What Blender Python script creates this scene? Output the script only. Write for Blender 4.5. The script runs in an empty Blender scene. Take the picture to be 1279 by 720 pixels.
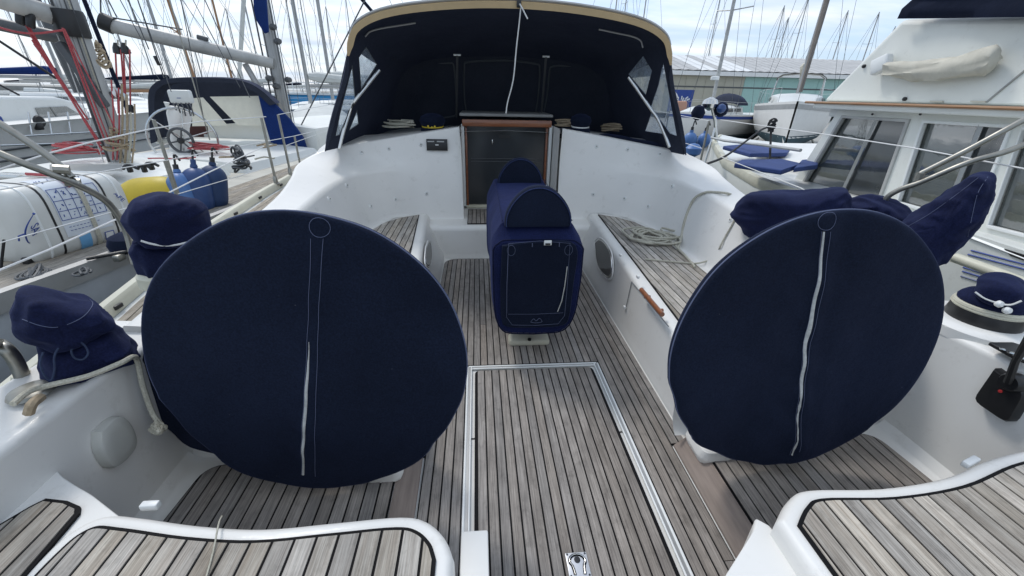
import bpy, math, random
from math import sin, cos, pi, radians, atan2, hypot
from mathutils import Vector, Matrix, noise
from mathutils.geometry import tessellate_polygon

# ---------------------------------------------------------------- camera
SC = bpy.context.scene
COL = SC.collection
FPX, PITCH, YAW, ROLL = 504.1, radians(25.77), radians(5.1), radians(1.28)
CAM = Vector((-.32, 0, 1.5))
FW = Vector((sin(YAW)*cos(PITCH), cos(YAW)*cos(PITCH), -sin(PITCH)))
_r = Vector((cos(YAW), -sin(YAW), 0)); _u = _r.cross(FW)
RT = _r*cos(ROLL)+_u*sin(ROLL); UP = _u*cos(ROLL)-_r*sin(ROLL)
cd = bpy.data.cameras.new('camera'); cam = bpy.data.objects.new('camera', cd); COL.objects.link(cam)
cd.sensor_width = 36; cd.lens = FPX/1279*36; cd.clip_start = .02; cd.clip_end = 3000
cam.matrix_world = Matrix(((RT.x, UP.x, -FW.x, CAM.x), (RT.y, UP.y, -FW.y, CAM.y), (RT.z, UP.z, -FW.z, CAM.z), (0, 0, 0, 1)))
SC.camera = cam
SC.render.resolution_x = 1024; SC.render.resolution_y = 576
SC.view_settings.view_transform = 'Standard'; SC.view_settings.look = 'None'
SC.view_settings.exposure = 0.42; SC.view_settings.gamma = 1

# ---------------------------------------------------------------- sky and sun (bright overcast)
SUN_EL, SUN_AZ = radians(52), radians(-35)
w = bpy.data.worlds.new('World'); SC.world = w; w.use_nodes = True
nt = w.node_tree; N = nt.nodes; Lk = nt.links
bg = N['Background']; bg.inputs[1].default_value = .15
sky = N.new('ShaderNodeTexSky'); sky.sky_type = 'NISHITA'; sky.sun_disc = False
sky.sun_elevation = SUN_EL; sky.sun_rotation = SUN_AZ; sky.air_density = 1.0; sky.dust_density = 1.5
tc = N.new('ShaderNodeTexCoord'); sx = N.new('ShaderNodeSeparateXYZ'); Lk.new(tc.outputs['Generated'], sx.inputs[0])
def wm(op, a, b=None):
    n = N.new('ShaderNodeMath'); n.operation = op
    for i, v in enumerate((a, b)):
        if v is None: continue
        if isinstance(v, (int, float)): n.inputs[i].default_value = v
        else: Lk.new(v, n.inputs[i])
    return n.outputs[0]
zz = wm('ADD', wm('MAXIMUM', sx.outputs[2], 0.0), .10)
cx = N.new('ShaderNodeCombineXYZ'); Lk.new(wm('DIVIDE', sx.outputs[0], zz), cx.inputs[0]); Lk.new(wm('DIVIDE', sx.outputs[1], zz), cx.inputs[1])
mp = N.new('ShaderNodeMapping'); mp.inputs['Scale'].default_value = (.55, .95, 1); mp.inputs['Rotation'].default_value = (0, 0, .25); Lk.new(cx.outputs[0], mp.inputs[0])
n1 = N.new('ShaderNodeTexNoise'); n1.inputs['Scale'].default_value = .8; n1.inputs['Detail'].default_value = 7; n1.inputs['Roughness'].default_value = .55
Lk.new(mp.outputs[0], n1.inputs['Vector'])
cr = N.new('ShaderNodeValToRGB'); cr.color_ramp.elements[0].position = .36; cr.color_ramp.elements[1].position = .62
Lk.new(n1.outputs[0], cr.inputs[0])
mp2 = N.new('ShaderNodeMapping'); mp2.inputs['Location'].default_value = (7, 3, 1); mp2.inputs['Scale'].default_value = (.8, 1.3, 1); Lk.new(cx.outputs[0], mp2.inputs[0])
n2 = N.new('ShaderNodeTexNoise'); n2.inputs['Scale'].default_value = 1.3; n2.inputs['Detail'].default_value = 6; Lk.new(mp2.outputs[0], n2.inputs['Vector'])
cc = N.new('ShaderNodeValToRGB'); cc.color_ramp.elements[0].position = .36; cc.color_ramp.elements[1].position = .66
cc.color_ramp.elements[0].color = (3.5, 4.1, 4.9, 1); cc.color_ramp.elements[1].color = (5.9, 6.0, 6.05, 1)
Lk.new(n2.outputs[0], cc.inputs[0])
bs = N.new('ShaderNodeMixRGB'); bs.inputs[0].default_value = .55; bs.inputs[2].default_value = (2.5, 3.6, 5.4, 1); Lk.new(sky.outputs[0], bs.inputs[1])
mx = N.new('ShaderNodeMixRGB'); Lk.new(cr.outputs[0], mx.inputs[0]); Lk.new(bs.outputs[0], mx.inputs[1]); Lk.new(cc.outputs[0], mx.inputs[2])
Lk.new(mx.outputs[0], bg.inputs[0])
sl = bpy.data.lights.new('sun', 'SUN'); sl.energy = 1.25; sl.angle = radians(12); sl.color = (1, .97, .93)
so = bpy.data.objects.new('sun', sl); COL.objects.link(so)
so.rotation_euler = (Vector((sin(SUN_AZ)*cos(SUN_EL), cos(SUN_AZ)*cos(SUN_EL), sin(SUN_EL)))).to_track_quat('Z', 'Y').to_euler()

# ---------------------------------------------------------------- helpers
def px(u, v, x=None, y=None, z=None):
    d = FW+RT*((u-639.5)/FPX)-UP*((v-360)/FPX)
    if x is not None: t = (x-CAM.x)/d.x
    elif y is not None: t = (y-CAM.y)/d.y
    else: t = (z-CAM.z)/d.z
    return CAM+d*t
def pxplane(u, v, o, n):
    d = FW+RT*((u-639.5)/FPX)-UP*((v-360)/FPX)
    return CAM+d*((o-CAM).dot(n)/d.dot(n))
V = lambda *a: Vector(a)

def mat(name, col, rough=.5, metal=0, var=.12, scale=6, bump=0, bscale=60, col2=None, rnd=0, stretch=None, coat=0, spec=.5, sheen=0, trans=0, alpha=1, detail=4):
    m = bpy.data.materials.new(name); m.use_nodes = True
    n = m.node_tree.nodes; l = m.node_tree.links; b = n['Principled BSDF']
    b.inputs['Roughness'].default_value = rough; b.inputs['Metallic'].default_value = metal
    b.inputs['Specular IOR Level'].default_value = spec; b.inputs['Coat Weight'].default_value = coat
    b.inputs['Sheen Weight'].default_value = sheen; b.inputs['Transmission Weight'].default_value = trans; b.inputs['Alpha'].default_value = alpha
    tcn = n.new('ShaderNodeTexCoord'); mpn = n.new('ShaderNodeMapping'); l.new(tcn.outputs['Object'], mpn.inputs[0])
    if stretch: mpn.inputs['Scale'].default_value = stretch
    no = n.new('ShaderNodeTexNoise'); no.inputs['Scale'].default_value = scale; no.inputs['Detail'].default_value = detail; no.inputs['Roughness'].default_value = .6
    l.new(mpn.outputs[0], no.inputs['Vector'])
    rp = n.new('ShaderNodeValToRGB'); rp.color_ramp.elements[0].position = .3; rp.color_ramp.elements[1].position = .7
    c = Vector(col); c2 = Vector(col2) if col2 else c*(1-var)
    rp.color_ramp.elements[0].color = (*c2, 1); rp.color_ramp.elements[1].color = (*c, 1)
    l.new(no.outputs[0], rp.inputs[0]); out = rp.outputs[0]
    if rnd:
        oi = n.new('ShaderNodeObjectInfo'); hs = n.new('ShaderNodeHueSaturation')
        mr = n.new('ShaderNodeMapRange'); mr.inputs['To Min'].default_value = 1-rnd; mr.inputs['To Max'].default_value = 1+rnd
        l.new(oi.outputs['Random'], mr.inputs['Value']); l.new(mr.outputs[0], hs.inputs['Value'])
        mr2 = n.new('ShaderNodeMapRange'); mr2.inputs['To Min'].default_value = .75; mr2.inputs['To Max'].default_value = 1.3
        fr = n.new('ShaderNodeMath'); fr.operation = 'FRACT'; mu = n.new('ShaderNodeMath'); mu.operation = 'MULTIPLY'; mu.inputs[1].default_value = 7.31
        l.new(oi.outputs['Random'], mu.inputs[0]); l.new(mu.outputs[0], fr.inputs[0]); l.new(fr.outputs[0], mr2.inputs['Value']); l.new(mr2.outputs[0], hs.inputs['Saturation'])
        l.new(out, hs.inputs['Color']); out = hs.outputs[0]
    l.new(out, b.inputs['Base Color'])
    if bump:
        nb = n.new('ShaderNodeTexNoise'); nb.inputs['Scale'].default_value = bscale; nb.inputs['Detail'].default_value = 4; l.new(mpn.outputs[0], nb.inputs['Vector'])
        bp = n.new('ShaderNodeBump'); bp.inputs['Strength'].default_value = bump; bp.inputs['Distance'].default_value = .004
        l.new(nb.outputs[0], bp.inputs['Height']); l.new(bp.outputs[0], b.inputs['Normal'])
    return m

def gel_mat(name, c, rough=.46):
    """gelcoat with faint dirt streaks and specks"""
    m = mat(name, c, rough, var=.07, scale=2.2, coat=.08, detail=8)
    n = m.node_tree.nodes; l = m.node_tree.links; b = n['Principled BSDF']
    src = b.inputs['Base Color'].links[0].from_socket
    tcn = n.new('ShaderNodeTexCoord'); v = n.new('ShaderNodeTexNoise'); v.inputs['Scale'].default_value = 9; v.inputs['Detail'].default_value = 10; v.inputs['Roughness'].default_value = .75
    l.new(tcn.outputs['Object'], v.inputs['Vector'])
    r = n.new('ShaderNodeValToRGB'); r.color_ramp.elements[0].position = .57; r.color_ramp.elements[1].position = .80
    r.color_ramp.elements[0].color = (0, 0, 0, 1); r.color_ramp.elements[1].color = (.5, .5, .5, 1); l.new(v.outputs[0], r.inputs[0])
    mxx = n.new('ShaderNodeMixRGB'); l.new(r.outputs[0], mxx.inputs[0]); l.new(src, mxx.inputs[1]); mxx.inputs[2].default_value = (.42, .40, .35, 1)
    l.new(mxx.outputs[0], b.inputs['Base Color'])
    rr = n.new('ShaderNodeMapRange'); rr.inputs['To Min'].default_value = rough-.08; rr.inputs['To Max'].default_value = rough+.18
    l.new(v.outputs[0], rr.inputs['Value']); l.new(rr.outputs[0], b.inputs['Roughness'])
    return m

def teak_mat(name, c, c2, rnd):
    m = mat(name, c, .78, scale=1, bump=0, col2=c2, rnd=rnd, stretch=(70, 5, 70), spec=.25, detail=8)
    n = m.node_tree.nodes; l = m.node_tree.links; b = n['Principled BSDF']
    src = b.inputs['Base Color'].links[0].from_socket
    tcn = n.new('ShaderNodeTexCoord')
    def noi(sc, st, det=6, r=.6):
        mpn = n.new('ShaderNodeMapping'); mpn.inputs['Scale'].default_value = st; l.new(tcn.outputs['Object'], mpn.inputs[0])
        oi = n.new('ShaderNodeObjectInfo'); cb = n.new('ShaderNodeCombineXYZ'); mm = n.new('ShaderNodeMath'); mm.operation = 'MULTIPLY'; mm.inputs[1].default_value = 37
        l.new(oi.outputs['Random'], mm.inputs[0]); l.new(mm.outputs[0], cb.inputs[1]); l.new(cb.outputs[0], mpn.inputs['Location'])
        a = n.new('ShaderNodeTexNoise'); a.inputs['Scale'].default_value = sc; a.inputs['Detail'].default_value = det; a.inputs['Roughness'].default_value = r; l.new(mpn.outputs[0], a.inputs['Vector']); return a.outputs[0]
    g = noi(1, (330, 7, 100)); st = noi(5, (1, 1, 1), 5); st2 = noi(22, (1, .7, 1), 8, .7)
    def ramp(s, p0, p1, a, bb):
        r = n.new('ShaderNodeValToRGB'); r.color_ramp.elements[0].position = p0; r.color_ramp.elements[1].position = p1
        r.color_ramp.elements[0].color = (a, a, a, 1); r.color_ramp.elements[1].color = (bb, bb, bb, 1); l.new(s, r.inputs[0]); return r.outputs[0]
    def mul(a, f):
        x = n.new('ShaderNodeMixRGB'); x.blend_type = 'MULTIPLY'; x.inputs[0].default_value = 1; l.new(a, x.inputs[1]); l.new(f, x.inputs[2]); return x.outputs[0]
    o = mul(src, ramp(g, .34, .62, .62, 1.08)); o = mul(o, ramp(st, .35, .65, .80, 1.1)); o = mul(o, ramp(st2, .30, .48, .72, 1.03))
    l.new(o, b.inputs['Base Color'])
    bp = n.new('ShaderNodeBump'); bp.inputs['Strength'].default_value = .55; bp.inputs['Distance'].default_value = .0012; l.new(g, bp.inputs['Height']); l.new(bp.outputs[0], b.inputs['Normal'])
    return m

def canvas_mat(name, c, c2=None):
    m = mat(name, c, .86, scale=3, col2=c2, var=.3, spec=.12, sheen=.16, detail=6)
    n = m.node_tree.nodes; l = m.node_tree.links; b = n['Principled BSDF']
    b.inputs['Sheen Tint'].default_value = (.30, .38, .85, 1); b.inputs['Sheen Roughness'].default_value = .5; b.inputs['Sheen Weight'].default_value = .09
    src = b.inputs['Base Color'].links[0].from_socket
    tcn = n.new('ShaderNodeTexCoord')
    sp = n.new('ShaderNodeTexVoronoi'); sp.inputs['Scale'].default_value = 26; l.new(tcn.outputs['Object'], sp.inputs['Vector'])
    r = n.new('ShaderNodeValToRGB'); r.color_ramp.elements[0].position = .03; r.color_ramp.elements[1].position = .075
    r.color_ramp.elements[0].color = (.5, .5, .5, 1); r.color_ramp.elements[1].color = (0, 0, 0, 1); l.new(sp.outputs['Distance'], r.inputs[0])
    nz = n.new('ShaderNodeTexNoise'); nz.inputs['Scale'].default_value = 170; nz.inputs['Detail'].default_value = 3; l.new(tcn.outputs['Object'], nz.inputs['Vector'])
    gate = n.new('ShaderNodeTexNoise'); gate.inputs['Scale'].default_value = 7; l.new(tcn.outputs['Object'], gate.inputs['Vector'])
    gr = n.new('ShaderNodeValToRGB'); gr.color_ramp.elements[0].position = .58; gr.color_ramp.elements[1].position = .66; l.new(gate.outputs[0], gr.inputs[0])
    ml = n.new('ShaderNodeMixRGB'); ml.blend_type = 'MULTIPLY'; ml.inputs[0].default_value = 1; l.new(r.outputs[0], ml.inputs[1]); l.new(gr.outputs[0], ml.inputs[2])
    mxx = n.new('ShaderNodeMixRGB'); l.new(ml.outputs[0], mxx.inputs[0]); l.new(src, mxx.inputs[1]); mxx.inputs[2].default_value = (.12, .12, .14, 1)
    wv = n.new('ShaderNodeMixRGB'); wv.blend_type = 'MULTIPLY'; wv.inputs[0].default_value = .8
    wr = n.new('ShaderNodeValToRGB'); wr.color_ramp.elements[0].position = .35; wr.color_ramp.elements[1].position = .7; wr.color_ramp.elements[0].color = (.6, .6, .6, 1); wr.color_ramp.elements[1].color = (1.2, 1.2, 1.2, 1)
    l.new(nz.outputs[0], wr.inputs[0]); l.new(mxx.outputs[0], wv.inputs[1]); l.new(wr.outputs[0], wv.inputs[2]); l.new(wv.outputs[0], b.inputs['Base Color'])
    big = n.new('ShaderNodeTexNoise'); big.inputs['Scale'].default_value = 9; big.inputs['Detail'].default_value = 3; l.new(tcn.outputs['Object'], big.inputs['Vector'])
    b1 = n.new('ShaderNodeBump'); b1.inputs['Strength'].default_value = .35; b1.inputs['Distance'].default_value = .02; l.new(big.outputs[0], b1.inputs['Height'])
    b2 = n.new('ShaderNodeBump'); b2.inputs['Strength'].default_value = .4; b2.inputs['Distance'].default_value = .001; l.new(nz.outputs[0], b2.inputs['Height']); l.new(b1.outputs[0], b2.inputs['Normal'])
    l.new(b2.outputs[0], b.inputs['Normal'])
    return m

M = dict(
 gel=gel_mat('gelcoat_white', (.78, .768, .73)), gel2=gel_mat('gelcoat_grey_white', (.70, .715, .69), .4), gelold=gel_mat('gelcoat_old', (.75, .76, .71), .42),
 teak=teak_mat('teak_weathered', (.345, .315, .285), (.255, .229, .206), .10), teakseat=teak_mat('teak_seat', (.50, .465, .41), (.33, .29, .245), .2),
 caulk=mat('caulking', (.005, .005, .006), .75, spec=.2), navy=canvas_mat('navy_canvas', (.0094, .0146, .0320), (.0062, .0100, .0220)), navyc=canvas_mat('navy_canvas_toplit', (.0120, .0165, .056), (.0070, .0100, .032)),  # navyc: bluer navy, the light on top-lit covers put into the colour
 navyhood=canvas_mat('navy_hood', (.040, .046, .064), (.030, .035, .050)), blue=canvas_mat('blue_canvas', (.014, .04, .17)), stitch=mat('stitching', (.10, .12, .20), .8), zip=mat('zip_tape', (.55, .56, .54), .7, var=.3, scale=60),
 steel=mat('stainless', (.62, .62, .60), .22, 1, var=.15, scale=12), steelold=mat('dull_steel', (.36, .35, .31), .38, .85, var=.3, scale=18), alu=mat('mast_aluminium', (.42, .42, .41), .45, .55, var=.15, scale=5),
 mastw=mat('mast_white', (.50, .50, .48), .45, .1, var=.35, scale=3), black=mat('black_plastic', (.014, .014, .015), .4, var=.3), dark=mat('dark_acrylic', (.03, .034, .038), .08, spec=.6),
 wood=mat('varnished_wood', (.30, .105, .04), .35, scale=1, col2=(.17, .055, .025), stretch=(4, 40, 40), coat=.4), woodtrim=mat('varnished_rail', (.36, .22, .12), .4, col2=(.30, .14, .06), stretch=(40, 3, 40), scale=1),
 tan=mat('tan_leather', (.50, .36, .19), .6, var=.15, bump=.2), white=mat('white_plastic', (.78, .79, .77), .4, var=.06), cream=mat('cream_plastic', (.62, .60, .48), .5, var=.15),
 rope=mat('rope_cream', (.55, .53, .44), .85, col2=(.36, .34, .27), scale=160, bump=.5, bscale=240), roped=mat('rope_dark', (.02, .02, .022), .8), ropered=mat('rope_red', (.40, .03, .045), .8, col2=(.42, .12, .12), scale=70),
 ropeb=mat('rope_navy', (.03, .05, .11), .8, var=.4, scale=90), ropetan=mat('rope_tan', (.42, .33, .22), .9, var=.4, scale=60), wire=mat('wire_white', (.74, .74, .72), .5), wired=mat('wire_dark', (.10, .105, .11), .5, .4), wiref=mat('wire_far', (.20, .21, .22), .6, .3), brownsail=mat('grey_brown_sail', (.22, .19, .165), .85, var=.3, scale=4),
 glass=mat('window_glass', (.10, .12, .115), .04, spec=1, col2=(.05, .06, .058), scale=3, alpha=.72, bump=.5, bscale=5), glassd=mat('window_dark', (.055, .062, .066), .09, spec=.7, var=.4, scale=5),
 beige=mat('beige_canvas', (.60, .57, .48), .85, var=.18, scale=8, bump=.5, bscale=30), sail=mat('sailcloth', (.60, .61, .58), .8, var=.12, scale=5, bump=.3, bscale=14), yellow=mat('yellow_fender', (.62, .46, .03), .5, var=.15), fblue=mat('blue_fender', (.02, .06, .19), .45, var=.2), fender2=mat('pale_blue_fender', (.07, .17, .40), .45, var=.15),
 mint=mat('mint_cladding', (.36, .56, .51), .7, var=.08), beigewall=mat('beige_cladding', (.45, .43, .35), .8, var=.12, scale=.8), roof=mat('roof_sheet', (.52, .51, .49), .6, var=.2, scale=.7), roofw=mat('roof_light', (.80, .80, .78), .5),
 concrete=mat('concrete', (.36, .35, .32), .9, var=.2, scale=.6), sea=mat('sea_water', (.020, .045, .050), .12, bump=1, bscale=3, spec=.5), blueship=mat('blue_paint', (.03, .30, .62), .5, var=.15, scale=.4), anti=mat('antifouling', (.045, .09, .11), .8, var=.3, scale=2), grey=mat('grey_deck', (.33, .33, .31), .8, var=.2, scale=4), redc=mat('red_paint', (.45, .03, .03), .5), maroon=mat('maroon_panel', (.10, .03, .025), .6), bluelogo=mat('blue_print', (.02, .06, .28), .6), lblue=mat('label_blue', (.16, .40, .66), .6), label=mat('label_sheet', (.66, .70, .74), .6), cushion=mat('blue_cushion', (.03, .06, .20), .8, var=.2, bump=.3), orange=mat('orange_strap', (.6, .28, .04), .7), teakw=teak_mat('teak_neighbour', (.42, .38, .32), (.27, .24, .2), .1), vinyl=None)
def vinyl():
    m = bpy.data.materials.new('clear_vinyl'); m.use_nodes = True; n = m.node_tree.nodes; l = m.node_tree.links
    n.remove(n['Principled BSDF']); t = n.new('ShaderNodeBsdfTransparent'); t.inputs[0].default_value = (.90, .93, .95, 1)
    g = n.new('ShaderNodeBsdfGlossy'); g.inputs['Roughness'].default_value = .12; g.inputs['Color'].default_value = (.8, .87, .95, 1)
    d = n.new('ShaderNodeBsdfDiffuse'); d.inputs['Color'].default_value = (.62, .70, .80, 1)
    tcn = n.new('ShaderNodeTexCoord'); no = n.new('ShaderNodeTexNoise'); no.inputs['Scale'].default_value = 7; no.inputs['Detail'].default_value = 5; l.new(tcn.outputs['Object'], no.inputs['Vector'])
    r = n.new('ShaderNodeMapRange'); r.inputs['From Min'].default_value = .3; r.inputs['From Max'].default_value = .7; r.inputs['To Min'].default_value = .1; r.inputs['To Max'].default_value = .42; l.new(no.outputs[0], r.inputs[0])
    a = n.new('ShaderNodeMixShader'); l.new(r.outputs[0], a.inputs[0]); l.new(t.outputs[0], a.inputs[1]); l.new(d.outputs[0], a.inputs[2])
    bp = n.new('ShaderNodeBump'); bp.inputs['Strength'].default_value = .5; bp.inputs['Distance'].default_value = .03; l.new(no.outputs[0], bp.inputs['Height']); l.new(bp.outputs[0], g.inputs['Normal'])
    b = n.new('ShaderNodeMixShader'); b.inputs[0].default_value = .12; l.new(a.outputs[0], b.inputs[1]); l.new(g.outputs[0], b.inputs[2]); l.new(b.outputs[0], n['Material Output'].inputs[0])
    return m
M['glass'].node_tree.nodes['Principled BSDF'].inputs['IOR'].default_value = 2.3; M['glassd'].node_tree.nodes['Principled BSDF'].inputs['IOR'].default_value = 1.9
M['vinyl'] = vinyl(); M['yvinyl'] = mat('yellow_vinyl_backlit', (.86, .82, .68), .4)  # yvinyl: pale yellow, brightened in the colour for light shining through

def tag(o, label=None, cat=None, group=None, kind=None):
    if label: o['label'] = label
    if cat: o['category'] = cat
    if group: o['group'] = group
    if kind: o['kind'] = kind
    return o
def empty(name, loc=(0, 0, 0), label=None, cat=None, group=None, parent=None):
    o = bpy.data.objects.new(name, None); COL.objects.link(o); o.location = loc; o.empty_display_size = .1
    if parent: o.parent = parent
    return tag(o, label, cat, group)

class MB:
    """collects geometry in world coordinates and links it as one object"""
    def __init__(s): s.v = []; s.f = []
    def add(s, vs, fs):
        k = len(s.v); s.v += [tuple(p) for p in vs]; s.f += [tuple(i+k for i in f) for f in fs]; return s
    def box(s, c, d, rz=0, ry=0, rx=0, bev=0):
        R = Matrix.Rotation(rz, 3, 'Z') @ Matrix.Rotation(ry, 3, 'Y') @ Matrix.Rotation(rx, 3, 'X'); c = Vector(c)
        x, y, z = d[0]/2, d[1]/2, d[2]/2
        if not bev:
            vs = [c+R @ Vector(p) for p in ((-x, -y, -z), (x, -y, -z), (x, y, -z), (-x, y, -z), (-x, -y, z), (x, -y, z), (x, y, z), (-x, y, z))]
            return s.add(vs, [(3, 2, 1, 0), (4, 5, 6, 7), (0, 1, 5, 4), (1, 2, 6, 5), (2, 3, 7, 6), (3, 0, 4, 7)])
        b = min(bev, x*.99, y*.99, z*.99); rows = []
        for zz_, ins in ((-z, b), (-z+b*.3, b*.3), (-z+b, 0), (z-b, 0), (z-b*.3, b*.3), (z, b)):
            row = []
            for sx_, sy_, a0 in ((1, 1, 0), (-1, 1, pi/2), (-1, -1, pi), (1, -1, 3*pi/2)):
                for k in range(4):
                    a = a0+k*pi/6; row.append(c+R @ Vector((sx_*(x-b)+cos(a)*(b-ins), sy_*(y-b)+sin(a)*(b-ins), zz_)))
            rows.append(row)
        s.grid(rows, closed=True, caps=True); return s
    def grid(s, rows, closed=False, caps=False, flip=False):
        n = len(rows[0]); vs = [p for r in rows for p in r]; fs = []
        for i in range(len(rows)-1):
            for j in range(n if closed else n-1):
                a, b_, c, d = i*n+j, i*n+(j+1) % n, (i+1)*n+(j+1) % n, (i+1)*n+j
                fs.append((a, b_, c, d) if not flip else (d, c, b_, a))
        if caps: fs.append(tuple(range(n))[::-1] if not flip else tuple(range(n))); t = (len(rows)-1)*n; fs.append(tuple(range(t, t+n)) if not flip else tuple(range(t, t+n))[::-1])
        return s.add(vs, fs)
    def tube(s, pts, r, n=8, caps=True):
        pts = [Vector(p) for p in pts]; rs = r if isinstance(r, (list, tuple)) else [r]*len(pts); rows = []
        up = None
        for i, p in enumerate(pts):
            t = (pts[min(i+1, len(pts)-1)]-pts[max(i-1, 0)])
            if t.length < 1e-9: t = Vector((0, 0, 1))
            t.normalize()
            if up is None: up = Vector((0, 0, 1)) if abs(t.z) < .9 else Vector((1, 0, 0))
            a = t.cross(up)
            if a.length < 1e-4: a = t.orthogonal()
            a.normalize(); b = a.cross(t); up = b
            rows.append([p+(a*cos(2*pi*k/n)+b*sin(2*pi*k/n))*rs[i] for k in range(n)])
        return s.grid(rows, closed=True, caps=caps)
    def lathe(s, c, prof, n=24, axis=None, fn=None):
        c = Vector(c); Q = Vector(axis).to_track_quat('Z', 'Y').to_matrix() if axis else Matrix.Identity(3); rows = []
        for (r, z) in prof:
            rows.append([c+Q @ (Vector((r*cos(2*pi*k/n), r*sin(2*pi*k/n), z)) if not fn else fn(r, z, 2*pi*k/n)) for k in range(n)])
        return s.grid(rows, closed=True, caps=True)
    def prism(s, poly, z0, z1):
        n = len(poly); vs = [(p[0], p[1], z0) for p in poly]+[(p[0], p[1], z1) for p in poly]
        tr = tessellate_polygon([[Vector((p[0], p[1], 0)) for p in poly]])
        fs = [tuple(i+n for i in t) for t in tr]+[tuple(t[::-1]) for t in tr]+[(i, (i+1) % n, (i+1) % n+n, i+n) for i in range(n)]
        return s.add(vs, fs)
    def slab(s, poly3, nrm, th, holes=()):
        """planar polygon (with holes) given thickness th along nrm"""
        loops = [list(map(Vector, poly3))]+[list(map(Vector, h)) for h in holes]; nrm = Vector(nrm).normalized()
        a = nrm.orthogonal().normalized(); b = nrm.cross(a)
        tr = tessellate_polygon([[Vector((p.dot(a), p.dot(b), 0)) for p in L] for L in loops])
        fl = [p for L in loops for p in L]; n = len(fl)
        fs = [tuple(t) for t in tr]+[tuple(i+n for i in t[::-1]) for t in tr]; k = 0
        for L in loops:
            m_ = len(L); fs += [(k+i, k+(i+1) % m_, k+(i+1) % m_+n, k+i+n) for i in range(m_)]; k += m_
        return s.add(fl+[p+nrm*th for p in fl], fs)
    def build(s, name, m, parent=None, smooth=True, angle=40, bevel=0, sub=0):
        me = bpy.data.meshes.new(name); me.from_pydata(s.v, [], s.f); me.validate(); me.update()
        import bmesh
        bm = bmesh.new(); bm.from_mesh(me); bmesh.ops.remove_doubles(bm, verts=bm.verts, dist=1e-5); bmesh.ops.recalc_face_normals(bm, faces=bm.faces); bm.to_mesh(me); bm.free()
        me.materials.append(M[m] if isinstance(m, str) else m)
        o = bpy.data.objects.new(name, me); COL.objects.link(o)
        if not parent:
            k = len(me.vertices); c = Vector((sum(v.co.x for v in me.vertices)/k, sum(v.co.y for v in me.vertices)/k, min(v.co.z for v in me.vertices)))
            me.transform(Matrix.Translation(-c)); o.location = c
        if parent:
            o.parent = parent; o.matrix_parent_inverse = Matrix.Translation(-world_loc(parent))
        if bevel:
            md = o.modifiers.new('bevel', 'BEVEL'); md.width = bevel; md.segments = 3; md.limit_method = 'ANGLE'; md.angle_limit = radians(35)
        if sub:
            md = o.modifiers.new('sub', 'SUBSURF'); md.levels = sub; md.render_levels = sub
        if smooth:
            for p in me.polygons: p.use_smooth = True
            if not sub:
                try: me.set_sharp_from_angle(angle=radians(angle))
                except Exception: pass
        return o
def world_loc(o): return Vector(o.location) if o.type == 'EMPTY' else Vector((0, 0, 0))

def crom(P, n):
    """Catmull-Rom through P, n samples per span"""
    P = [Vector(p) for p in P]; Q = [P[0]*2-P[1]]+P+[P[-1]*2-P[-2]]; out = []
    for i in range(1, len(Q)-2):
        a, b, c, d = Q[i-1:i+3]
        for k in range(n):
            t = k/n; out.append(.5*((2*b)+(c-a)*t+(2*a-5*b+4*c-d)*t*t+(3*b-a-3*c+d)*t**3))
    return out+[P[-1]]
def fillet(P, R, n=4):
    """round the inner corners of a 3D polyline"""
    out = [P[0]]
    for i in range(1, len(P)-1):
        r = R[i-1] if isinstance(R, (list, tuple)) else R
        a, b, c = P[i-1], P[i], P[i+1]; d1 = min(r, (a-b).length*.45); d2 = min(r, (c-b).length*.45)
        if r <= 0: out.append(b); continue
        p, q = b+(a-b).normalized()*d1, b+(c-b).normalized()*d2
        for k in range(n+1):
            t = k/n; out.append(p*(1-t)**2+b*2*t*(1-t)+q*t*t)
    return out+[P[-1]]
def nz(p, s=1.0, o=0): return noise.noise(Vector(p)*s+Vector((o*3.7, o*1.3, o*7.1)))

def clip(poly, x, keep_right):
    out = []
    for i in range(len(poly)):
        a, b = poly[i], poly[(i+1) % len(poly)]; ia = (a[0] >= x) == keep_right; ib = (b[0] >= x) == keep_right
        if ia: out.append(a)
        if ia != ib:
            t = (x-a[0])/(b[0]-a[0]); out.append((x, a[1]+t*(b[1]-a[1])))
    return out
def inset(poly, d):
    A = sum(poly[i][0]*poly[(i+1) % len(poly)][1]-poly[(i+1) % len(poly)][0]*poly[i][1] for i in range(len(poly)))
    if A < 0: poly = poly[::-1]
    out = []; n = len(poly)
    for i in range(n):
        a, b, c = Vector(poly[i-1]), Vector(poly[i]), Vector(poly[(i+1) % n])
        u = (b-a).normalized(); v = (c-b).normalized(); n1_ = Vector((-u.y, u.x)); n2_ = Vector((-v.y, v.x)); m_ = (n1_+n2_)
        if m_.length < 1e-6: m_ = n1_
        m_.normalize(); k = d/max(.4, m_.dot(n1_)); out.append(tuple(b+m_*k))
    def dist(p):
        p = Vector(p); r = 9
        for i in range(n):
            a, b = Vector(poly[i]), Vector(poly[(i+1) % n]); ab = b-a; t = max(0, min(1, (p-a).dot(ab)/max(1e-9, ab.length_squared))); r = min(r, (a+ab*t-p).length)
        return r
    ok = [dist(p) > d*.97 for p in out]
    if not any(ok): return out
    for i in range(n):
        if not ok[i]:
            for j in range(1, n):
                if ok[(i+j) % n]: a = out[(i+j) % n]; break
            for j in range(1, n):
                if ok[(i-j) % n]: b = out[(i-j) % n]; break
            out[i] = ((a[0]+b[0])/2, (a[1]+b[1])/2) if (Vector(a)-Vector(b)).length < .06 else a
    return out
def arc(c, r, a0, a1, n=5): return [(c[0]+r*cos(a0+(a1-a0)*k/n), c[1]+r*sin(a0+(a1-a0)*k/n)) for k in range(n+1)]
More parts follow.
